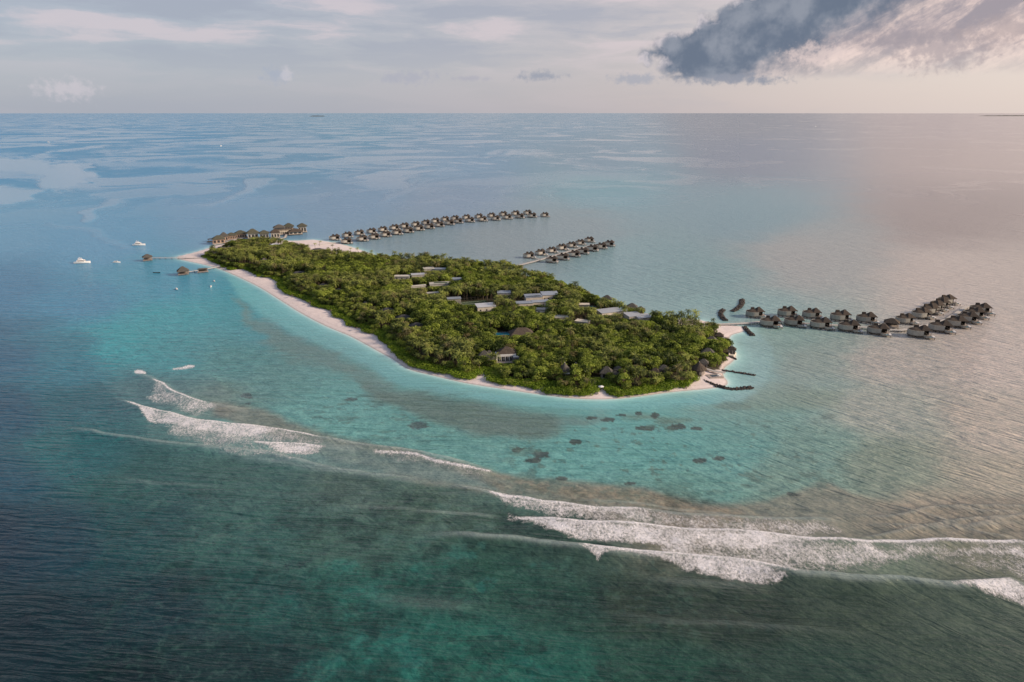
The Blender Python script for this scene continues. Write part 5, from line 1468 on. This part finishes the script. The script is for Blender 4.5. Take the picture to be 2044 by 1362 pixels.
def make_palm(seed, H=9.5):
    r_ = random.Random(seed)
    bx, by = r_.uniform(-1.2, 1.2), r_.uniform(-1.2, 1.2)
    path = [(bx * u * u, by * u * u, H * u - .6 * (u == 0)) for u in (0, .2, .4, .6, .8, 1)]
    tr = trunk_mesh('palm_trunk', path, .24, .13, MAT['bark'])
    v = []; f = []; tint = []
    nf = 16
    for k in range(nf):
        a = k * 2.399 + r_.uniform(-.2, .2)
        lift = 1.25 - 1.75 * (k / nf) + r_.uniform(-.1, .1)        # young fronds up, old ones hang
        Lf = r_.uniform(3.3, 4.3)
        n = 7; px_, pz_ = 0.1, 0.0; ang = lift; pts = []
        for i in range(n + 1):
            pts.append((px_, pz_))
            px_ += Lf / n * math.cos(ang); pz_ += Lf / n * math.sin(ang); ang -= .24 + .05 * i * .5
        ca_, sa_ = math.cos(a), math.sin(a)
        tv = min(1, max(0, .5 + r_.gauss(0, .2) + (.25 if k < 6 else -.1)))
        for i in range(n):
            wl = .85 * math.sin(math.pi * min(.95, (i + .9) / (n + .6))) ** .6
            for s_ in (-1, 1):
                for h_ in (0, 1):
                    u0 = (i + h_ * .5); i0 = int(u0); fr = u0 - i0
                    x = pts[i0][0] + (pts[i0 + 1][0] - pts[i0][0]) * fr; z = pts[i0][1] + (pts[i0 + 1][1] - pts[i0][1]) * fr
                    x2 = x + Lf / n * .42; z2 = z + (pts[i0 + 1][1] - pts[i0][1]) * .42
                    tip = (x2 + .45 * wl, s_ * wl, z2 - .42 * wl)
                    kk_ = len(v)
                    for q in ((x, 0, z), (x2, 0, z2), tip):
                        v.append((q[0] * ca_ - q[1] * sa_ + bx, q[0] * sa_ + q[1] * ca_ + by, q[2] + H)); tint.append(tv)
                    f.append((kk_, kk_ + 1, kk_ + 2))
    return tr, make_mesh('palm_crown', v, f, MAT['palm'], tint)

def make_broad(seed, H=8.0, rad=3.4, leaf='leaf'):
    r_ = random.Random(seed)
    v = []; f = []; tint = []; limbs = []
    lobes = []
    nl = r_.randint(9, 12)
    for k in range(nl):
        a = k * 2.399 + r_.uniform(-.4, .4); q = rad * math.sqrt((k + .6) / nl) * .72
        lr = rad * r_.uniform(.30, .44)
        z = H - lr * .8 - (q / rad) ** 1.6 * H * .26 + r_.uniform(-.5, .35)
        lobes.append((q * math.cos(a), q * math.sin(a), z, lr))
    for k in range(5):
        a = k * 1.257 + r_.uniform(-.3, .3); lr = rad * r_.uniform(.34, .44)
        lobes.append((rad * .62 * math.cos(a), rad * .62 * math.sin(a), H * .45 + r_.uniform(-.4, .4), lr))
    for (x, y, z, lr) in lobes:
        leaf_cloud(v, f, tint, (x, y, z), lr, int(36 * (lr / 1.3) ** 1.2), .50, r_, squash=.8)
        limbs.append(([(0, 0, H * .3), (x * .55, y * .55, z * .72), (x, y, z)], .11, .04))
    tr = trunk_mesh('tree_trunk', [(0, 0, -.6), (.1, 0, H * .2), (.05, .1, H * .45)], .3, .18, MAT['bark'], limbs)
    return tr, make_mesh('tree_crown', v, f, MAT[leaf], tint)

def make_shrub(seed):
    r_ = random.Random(seed); v = []; f = []; tint = []
    for k in range(8):
        a = k * 2.399; q = 1.5 * math.sqrt((k + .3) / 8)
        leaf_cloud(v, f, tint, (q * math.cos(a), q * math.sin(a), .75 + r_.uniform(-.2, .35)), r_.uniform(.75, 1.05), 30, .34, r_, squash=.75)
    return trunk_mesh('stem', [(0, 0, -.4), (0, 0, .5), (.1, 0, 1.0)], .12, .07, MAT['bark']), make_mesh('foliage', v, f, MAT['shrub'], tint)

def make_needle(seed, H=12.0):
    r_ = random.Random(seed); v = []; f = []; tint = []; limbs = []
    for k in range(15):
        a = k * 2.399; z = H * (.28 + .68 * k / 15); q = (1 - k / 16) * 2.3 + .3
        leaf_cloud(v, f, tint, (q * .6 * math.cos(a), q * .6 * math.sin(a), z), .95 + .4 * (1 - k / 15), 30, .30, r_, squash=.9)
        limbs.append(([(0, 0, z - .8), (q * .6 * math.cos(a), q * .6 * math.sin(a), z)], .08, .03))
    return trunk_mesh('pine_trunk', [(0, 0, -.6), (0, 0, H * .5), (0, 0, H)], .28, .05, MAT['bark'], limbs), make_mesh('pine_crown', v, f, MAT['dark_leaf'], tint)

PALMS = [make_palm(s_, h_) for s_, h_ in ((1, 9.0), (2, 10.5), (3, 8.0), (4, 9.8))]
BROADS = [make_broad(11, 7.6, 3.5), make_broad(12, 8.6, 3.2), make_broad(13, 6.8, 3.8), make_broad(14, 8.0, 2.8), make_broad(15, 7.2, 4.1)]
SHRUBS = [make_shrub(21), make_shrub(22), make_shrub(23)]
NEEDLES = [make_needle(31), make_needle(32)]

# tree positions
step = 3.55
xs = [p[0] for p in VEG]; ys = [p[1] for p in VEG]
X0, X1, Y0, Y1 = min(xs), max(xs), min(ys), max(ys)
tx, ty = np.meshgrid(np.arange(X0, X1, step), np.arange(Y0, Y1, step))
tx = tx + (np.arange(tx.shape[0]) % 2)[:, None] * step / 2
tx = (tx + nrng.uniform(-1.35, 1.35, tx.shape)).ravel(); ty = (ty + nrng.uniform(-1.35, 1.35, ty.shape)).ravel()
ok = inside(tx, ty, VEG)
tx, ty = tx[ok], ty[ok]
ed = seg_dist(tx, ty, VEG, True); efr = seg_dist(tx, ty, VEGF)
kn = fbm(tx * .022, ty * .022, 201, 3); kn2 = fbm(tx * .05, ty * .05, 205, 3); hn = fbm(tx * .035, ty * .035, 209, 3)
EX = np.array(EXCL)
plants = {'palm': [], 'broad': [], 'shrub': [], 'needle': []}
TAN = math.tan(R(17.5))
SPECIAL = []
def fits(x, y, top, crown):
    """largest crown top allowed here so that buildings behind stay in view; None = stay clear"""
    dx, dy = x - EX[:, 0], y - EX[:, 1]
    L = np.hypot(EX[:, 0], EX[:, 1]); ux, uy = -EX[:, 0] / L, -EX[:, 1] / L       # towards the camera
    tt_ = dx * ux + dy * uy; pp = np.abs(dx * uy - dy * ux); dd_ = np.hypot(dx, dy)
    if (dd_ < EX[:, 2] + crown * .55).any(): return None
    tan_ = CAM_H / L
    lim = EX[:, 3] + 1.3 + (tt_ - EX[:, 2]) * tan_
    k = (tt_ > 0) & (tt_ < 34) & (pp < EX[:, 2] + crown * .35)
    return min(top, float(lim[k].min())) if k.any() else top

for i in range(len(tx)):
    x, y, e, ef = float(tx[i]), float(ty[i]), ed[i], efr[i]
    px_ = 1022 + FPX * x / (y * CP + CAM_H * SP)
    gz = ground_z(x, y)
    if ef < (6.0 if px_ > 560 else 3.2) and px_ < 1345:
        if px_ < 800 and ef > 4.2 and rng.random() < .7:
            kind = 'broad'; top = 4.6
        else:
            kind = 'shrub'; top = 1.9 + .18 * ef
    elif ef < 9 and px_ < 1345:
        kind = 'broad' if rng.random() < .75 else 'palm'; top = 5.2
    else:
        u = kn[i] + rng.uniform(-.16, .16)
        kind = 'palm' if u > .50 else 'broad'
        if kn2[i] > .70 and kind == 'broad' and rng.random() < .35 and e > 8: kind = 'needle'
        if rng.random() < .05 + .25 * (kn2[i] < .33): continue
        top = 7.4 + 7.0 * (hn[i] - .45) + rng.uniform(-2.0, 1.8)
        if kind == 'palm': top += 1.9
        if e < 5: top *= .72
    crown = {'palm': 3.0, 'broad': 3.2, 'shrub': 1.6, 'needle': 2.4}[kind]
    mt = fits(x, y, top, crown)
    if mt is None:
        continue
    if mt < top:
        if mt < 1.0: continue
        if mt < 3.2: kind = 'shrub'
        elif kind == 'needle': kind = 'broad'
        top = mt
    plants[kind].append((x, y, gz, top, rng.random()))
# extra dense hedge of bright shrubs along the front edge
FE = []
for i in range(len(VEGF) - 1):
    a, b = VEGF[i], VEGF[i + 1]; q = math.hypot(b[0] - a[0], b[1] - a[1]); n = max(1, int(q / 2.3))
    for k in range(n):
        FE.append((a[0] + (b[0] - a[0]) * k / n, a[1] + (b[1] - a[1]) * k / n, (VEG_FRONT[i][0])))
for (x, y, pxx) in FE:
    if 535 < pxx < 1342 or rng.random() < .3:
        L = math.hypot(x, y)
        for dpt in (1.2, 3.4):
            xx, yy = x + x / L * dpt + rng.uniform(-.5, .5), y + y / L * dpt + rng.uniform(-.5, .5)
            if inside(np.array([xx]), np.array([yy]), VEG)[0] and fits(xx, yy, 2.0, 1.2) is not None:
                plants['shrub'].append((xx, yy, ground_z(xx, yy), 1.6 + .25 * dpt * rng.uniform(.6, 1.3), rng.random()))
# lone palms on the sandbank, by the spit and along the back edge
for (x, y, h) in [(638, 491.5, 6), (665, 498, 5.5), (655, 501, 4), (676, 502.5, 4.5), (629, 497, 7), (700, 505, 6), (715, 508, 8), (741, 512, 7)]:
    p = gp(x, y, 1.0); plants['palm'].append((p.x, p.y, ground_z(p.x, p.y), h, rng.random()))
for (x, y, h) in [(1360, 645, 9.5), (1369, 646, 11), (1384, 647, 11.5), (1003, 541, 12), (1147, 589, 13), (1060, 745, 9), (990, 735, 10.5), (978, 733, 9.5), (1064, 758, 7), (1055, 760, 7), (925, 745, 8), (958, 742, 7.5), (1180, 778, 7), (1170, 775, 6.5), (1308, 772, 6.5), (1355, 762, 7), (1372, 765, 6.5), (1140, 690, 12.5), (886, 527, 12), (786, 520, 11), (825, 524, 10.5), (1120, 745, 10), (1128, 762, 6)]:
    p = gp(x, y, 1.2); plants['palm'].append((p.x, p.y, ground_z(p.x, p.y), h, rng.random()))
for (x, y, h) in [(1026, 640, 13), (1020, 630, 12), (1012, 640, 11.5), (1034, 633, 11), (1145, 600, 12), (1152, 592, 11), (1139, 662, 10.5)]:
    p = gp(x, y, 1.2); plants['needle'].append((p.x, p.y, ground_z(p.x, p.y), h, rng.random()))

SPEC = {
 'palm': (PALMS, 'palm_tree', 'palm_trunk', 'palm_crown', 'palm tree', 'coconut palms of the island forest', 9.4 + 1.6),
 'broad': (BROADS, 'broadleaf_tree', 'tree_trunk', 'tree_crown', 'tree', 'broadleaf trees of the island forest', 8.0),
 'shrub': (SHRUBS, 'beach_shrub', 'stem', 'foliage', 'shrub', 'bright green shrubs of the beach hedge', 1.9),
 'needle': (NEEDLES, 'casuarina_tree', 'pine_trunk', 'pine_crown', 'tree', 'casuarina trees of the island', 12.0),
}
LM = [(437, 484, 'the left restaurant tip'), (480, 474, 'the orange restaurant wing'), (528, 474, 'the restaurant pavilions'), (527, 522, 'the grey roof near the piers'),
 (444, 500, 'the wide roof at the left tip'), (548, 492, 'the white-ribbed roof'), (597, 545, 'the long dark low roof'), (644, 572, 'the dark roof above the wide beach'), (676, 581, 'the small roof above the beach'),
 (634, 500, 'the roof by the sandbank'), (729, 608, 'the small dark hut'), (772, 622, 'the upper slate roof'), (805, 638, 'the middle slate roof'), (831, 655, 'the lowest slate roof'),
 (803, 556, 'the long concrete building'), (856, 545, 'the pale slab roof'), (876, 572, 'the roof with green basin'), (912, 562, 'the grey-blue long roof'), (946, 606, 'the tennis court'), (969, 625, 'the pale building below the court'),
 (1006, 590, 'the small blue-grey hut'), (1050, 608, 'the low service lean-to'), (1097, 598, 'the tallest service building'), (1001, 668, 'the blue swimming pool'), (1041, 666, 'the largest brown roof'), (1082, 622, 'the black-roofed cube'),
 (1120, 637, 'the pale low hut'), (1163, 646, 'the cream curved hut'), (1170, 612, 'the turquoise pool'), (1217, 632, 'the left pair of cubes'), (1273, 640, 'the right pair of cubes'), (1212, 603, 'the left back-shore dome'), (1262, 614, 'the middle back-shore dome'), (1279, 620, 'the right back-shore dome'),
 (966, 714, 'the tall grey pointed roof'), (1008, 724, 'the glass-fronted villa'), (1033, 720, 'the villa annex'), (1127, 741, 'the pale-tipped cone roof'), (1150, 733, 'the mushroom roof'), (1131, 756, 'the garden parasol'), (965, 751, 'the front beach gap'), (1087, 774, 'the hedge notch'),
 (1192, 775, 'the beach path'), (1211, 746, 'the roof above the path'), (1237, 738, 'the small roof above the path'), (1308, 747, 'the brown pointed roof'), (1325, 741, 'the grey gazebo'), (1396, 737, 'the rounded brown roof'), (1414, 706, 'the sunken grey roof'), (1421, 683, 'the grey roof below the spit'), (1462, 706, 'the rightmost beach terrace'),
 (1436, 672, 'the root of the spit'), (1376, 645, 'the back sand patch'), (494, 541, 'the leftmost green shelter'), (521, 554, 'the second green shelter'), (560, 575, 'the start of the wide beach'), (608, 599, 'the widest left beach'), (650, 617, 'the middle left beach'), (698, 652, 'the lower left beach'), (764, 680, 'the narrowing beach'), (818, 728, 'the beach bend'), (886, 745, 'the narrow front beach'),
 (1020, 770, 'the left hedge block'), (1140, 788, 'the middle hedge block'), (1250, 789, 'the right hedge block'), (1300, 782, 'the right front beach'), (1350, 768, 'the right front palms'), (1395, 758, 'the long curved breakwater'), (1000, 540, 'the back shore centre'), (1100, 568, 'the short jetty root'), (1350, 665, 'the right forest interior'), (1250, 690, 'the dark forest hollow'),
 (890, 690, 'the inner left forest'), (1120, 680, 'the middle palm grove'), (700, 545, 'the upper left palm grove'), (1330, 700, 'the right inner grove')]
LMW = [tuple(gp(a_, b_, 1.3)[:2]) for a_, b_, _ in LM]
ADJ = {'palm': 'coconut palm', 'broad': 'broadleaf tree', 'shrub': 'hedge shrub', 'needle': 'casuarina'}
LOOK = {'palm': ('drooping', 'tall drooping', 'short bushy'), 'broad': ('round green', 'tall rounded', 'low spreading'), 'shrub': ('bright green', 'taller bright green', 'low bright green'), 'needle': ('dark feathery', 'tall dark feathery', 'small dark feathery')}
def set_labels(kind, items):
    """items: (object, x, y, top). Each tree is told by its look and by the nearest landmark, its side and its order from there"""
    B = {}
    med = sorted(q[3] for q in items)[len(items) // 2]
    for (o, x, y, top) in items:
        k = min(range(len(LM)), key=lambda q: (LMW[q][0] - x) ** 2 + (LMW[q][1] - y) ** 2)
        dx, dy = x - LMW[k][0], y - LMW[k][1]
        side = ('right of' if dx > 0 else 'left of') if abs(dx) > abs(dy) * .8 else ('behind' if dy > 0 else 'in front of')
        look = LOOK[kind][1 if top > med * 1.14 else 2 if top < med * .86 else 0]
        B.setdefault((k, side, look), []).append((math.hypot(dx, dy), o))
    W_ = ['closest', 'second closest', 'third closest', 'fourth closest', 'fifth closest', 'sixth closest', 'seventh closest', 'eighth closest', 'ninth closest']
    for (k, side, look), L in B.items():
        L.sort(key=lambda q: q[0])
        for i, (d_, o) in enumerate(L):
            if len(L) == 1: o['label'] = '%s %s %s %s' % (look, ADJ[kind], side, LM[k][2])
            elif i < 9: o['label'] = '%s %s %s %s, %s' % (look, ADJ[kind], side, LM[k][2], W_[i])
            else: o['label'] = '%s %s farther off %s %s' % (look, ADJ[kind], side, LM[k][2])
def dist_key(q): return math.hypot(q[0], q[1]) / max(q[3], 1.0) ** .5
for kind, (protos, name, n_tr, n_cr, cat, grp, Hn) in SPEC.items():
    L = sorted(plants[kind], key=dist_key)
    near, rest_ = L[:300], L[300:]
    hs = [max(v_.co.z for v_ in cr.vertices) for _, cr in protos]; labelled = []
    for (x, y, z, top, u) in near:
        k = int(u * 977) % len(protos)
        tr, cr = protos[k]
        s = top / hs[k]
        sh_ = s if kind != 'palm' else max(s, .72)
        wob = .88 + .28 * ((u * 31) % 1)
        if kind == 'shrub': wob *= 1.25; sh_ = max(s, .85)
        if kind == 'broad': sh_ = max(s, .70)
        e = thing(name, 'x', cat, (x, y, z), u * 6.283, grp)
        e.scale = (sh_ * wob, sh_ * wob, s); labelled.append((e, x, y, top))
        o1 = bpy.data.objects.new('trunk' if kind != 'shrub' else 'stem', tr); col.objects.link(o1); o1.parent = e
        o2 = bpy.data.objects.new('crown' if kind != 'shrub' else 'foliage', cr); col.objects.link(o2); o2.parent = e
    set_labels(kind, labelled)
    if not rest_:
        continue
    # the rest of the wood as one object: points that carry the same trees
    me = bpy.data.meshes.new(name + '_mass')
    me.from_pydata([(q[0], q[1], q[2]) for q in rest_], [], [])
    ks = [int(q[4] * 977) % len(protos) for q in rest_]
    scl = []
    for q, k in zip(rest_, ks):
        s = q[3] / hs[k]; h_ = max(s, .72) if kind in ('palm', 'broad') else max(s, .85)
        w_ = (.88 + .28 * ((q[4] * 31) % 1)) * (1.25 if kind == 'shrub' else 1)
        scl += [h_ * w_, h_ * w_, s]
    a_ = me.attributes.new('tree_scale', 'FLOAT_VECTOR', 'POINT'); a_.data.foreach_set('vector', scl)
    a_ = me.attributes.new('tree_rot', 'FLOAT_VECTOR', 'POINT'); a_.data.foreach_set('vector', sum([[0, 0, q[4] * 6.283] for q in rest_], []))
    a_ = me.attributes.new('tree_kind', 'INT', 'POINT'); a_.data.foreach_set('value', ks)
    # instanced shapes: trunk and crown of each kind, from the single trees above
    ng = bpy.data.node_groups.new(name + '_mass', 'GeometryNodeTree')
    ng.interface.new_socket('Geometry', in_out='INPUT', socket_type='NodeSocketGeometry')
    ng.interface.new_socket('Geometry', in_out='OUTPUT', socket_type='NodeSocketGeometry')
    gi = ng.nodes.new('NodeGroupInput'); go = ng.nodes.new('NodeGroupOutput')
    outs = []
    for k in range(len(protos)):
        jn = ng.nodes.new('GeometryNodeJoinGeometry')
        for me_ in protos[k][::-1]:
            src = next((o for o in col.objects if o.type == 'MESH' and o.data is me_), None)
            if src is None: continue
            oi = ng.nodes.new('GeometryNodeObjectInfo'); oi.inputs['Object'].default_value = src; oi.transform_space = 'ORIGINAL'
            ng.links.new(oi.outputs['Geometry'], jn.inputs[0])
        cmp_ = ng.nodes.new('FunctionNodeCompare'); cmp_.data_type = 'INT'; cmp_.operation = 'EQUAL'
        na_ = ng.nodes.new('GeometryNodeInputNamedAttribute'); na_.data_type = 'INT'; na_.inputs['Name'].default_value = 'tree_kind'
        ints = [s_ for s_ in cmp_.inputs if s_.enabled and s_.type == 'INT']
        ng.links.new([s_ for s_ in na_.outputs if s_.enabled][0], ints[0]); ints[1].default_value = k
        ins = ng.nodes.new('GeometryNodeInstanceOnPoints')
        ng.links.new(gi.outputs[0], ins.inputs['Points']); ng.links.new(cmp_.outputs[0], ins.inputs['Selection']); ng.links.new(jn.outputs[0], ins.inputs['Instance'])
        for an, sk in (('tree_rot', 'Rotation'), ('tree_scale', 'Scale')):
            n_ = ng.nodes.new('GeometryNodeInputNamedAttribute'); n_.data_type = 'FLOAT_VECTOR'; n_.inputs['Name'].default_value = an
            ng.links.new([s_ for s_ in n_.outputs if s_.enabled][0], ins.inputs[sk])
        outs.append(ins)
    jo = ng.nodes.new('GeometryNodeJoinGeometry')
    for q in outs: ng.links.new(q.outputs[0], jo.inputs[0])
    ng.links.new(jo.outputs[0], go.inputs[0])
    o = bpy.data.objects.new({'palm': 'palm_forest', 'broad': 'broadleaf_forest', 'shrub': 'undergrowth', 'needle': 'casuarina_wood'}[kind], me); col.objects.link(o)
    md = o.modifiers.new('forest', 'NODES'); md.node_group = ng
    o['kind'] = 'stuff'
    o['label'] = {'palm': 'dense mass of farther coconut palms over the island', 'broad': 'dense mass of farther green broadleaf trees over the island',
                  'shrub': 'low green undergrowth between the trees and along the farther beach', 'needle': 'dark casuarinas beyond'}[kind]
print('PLANTS', {k: len(v) for k, v in plants.items()})
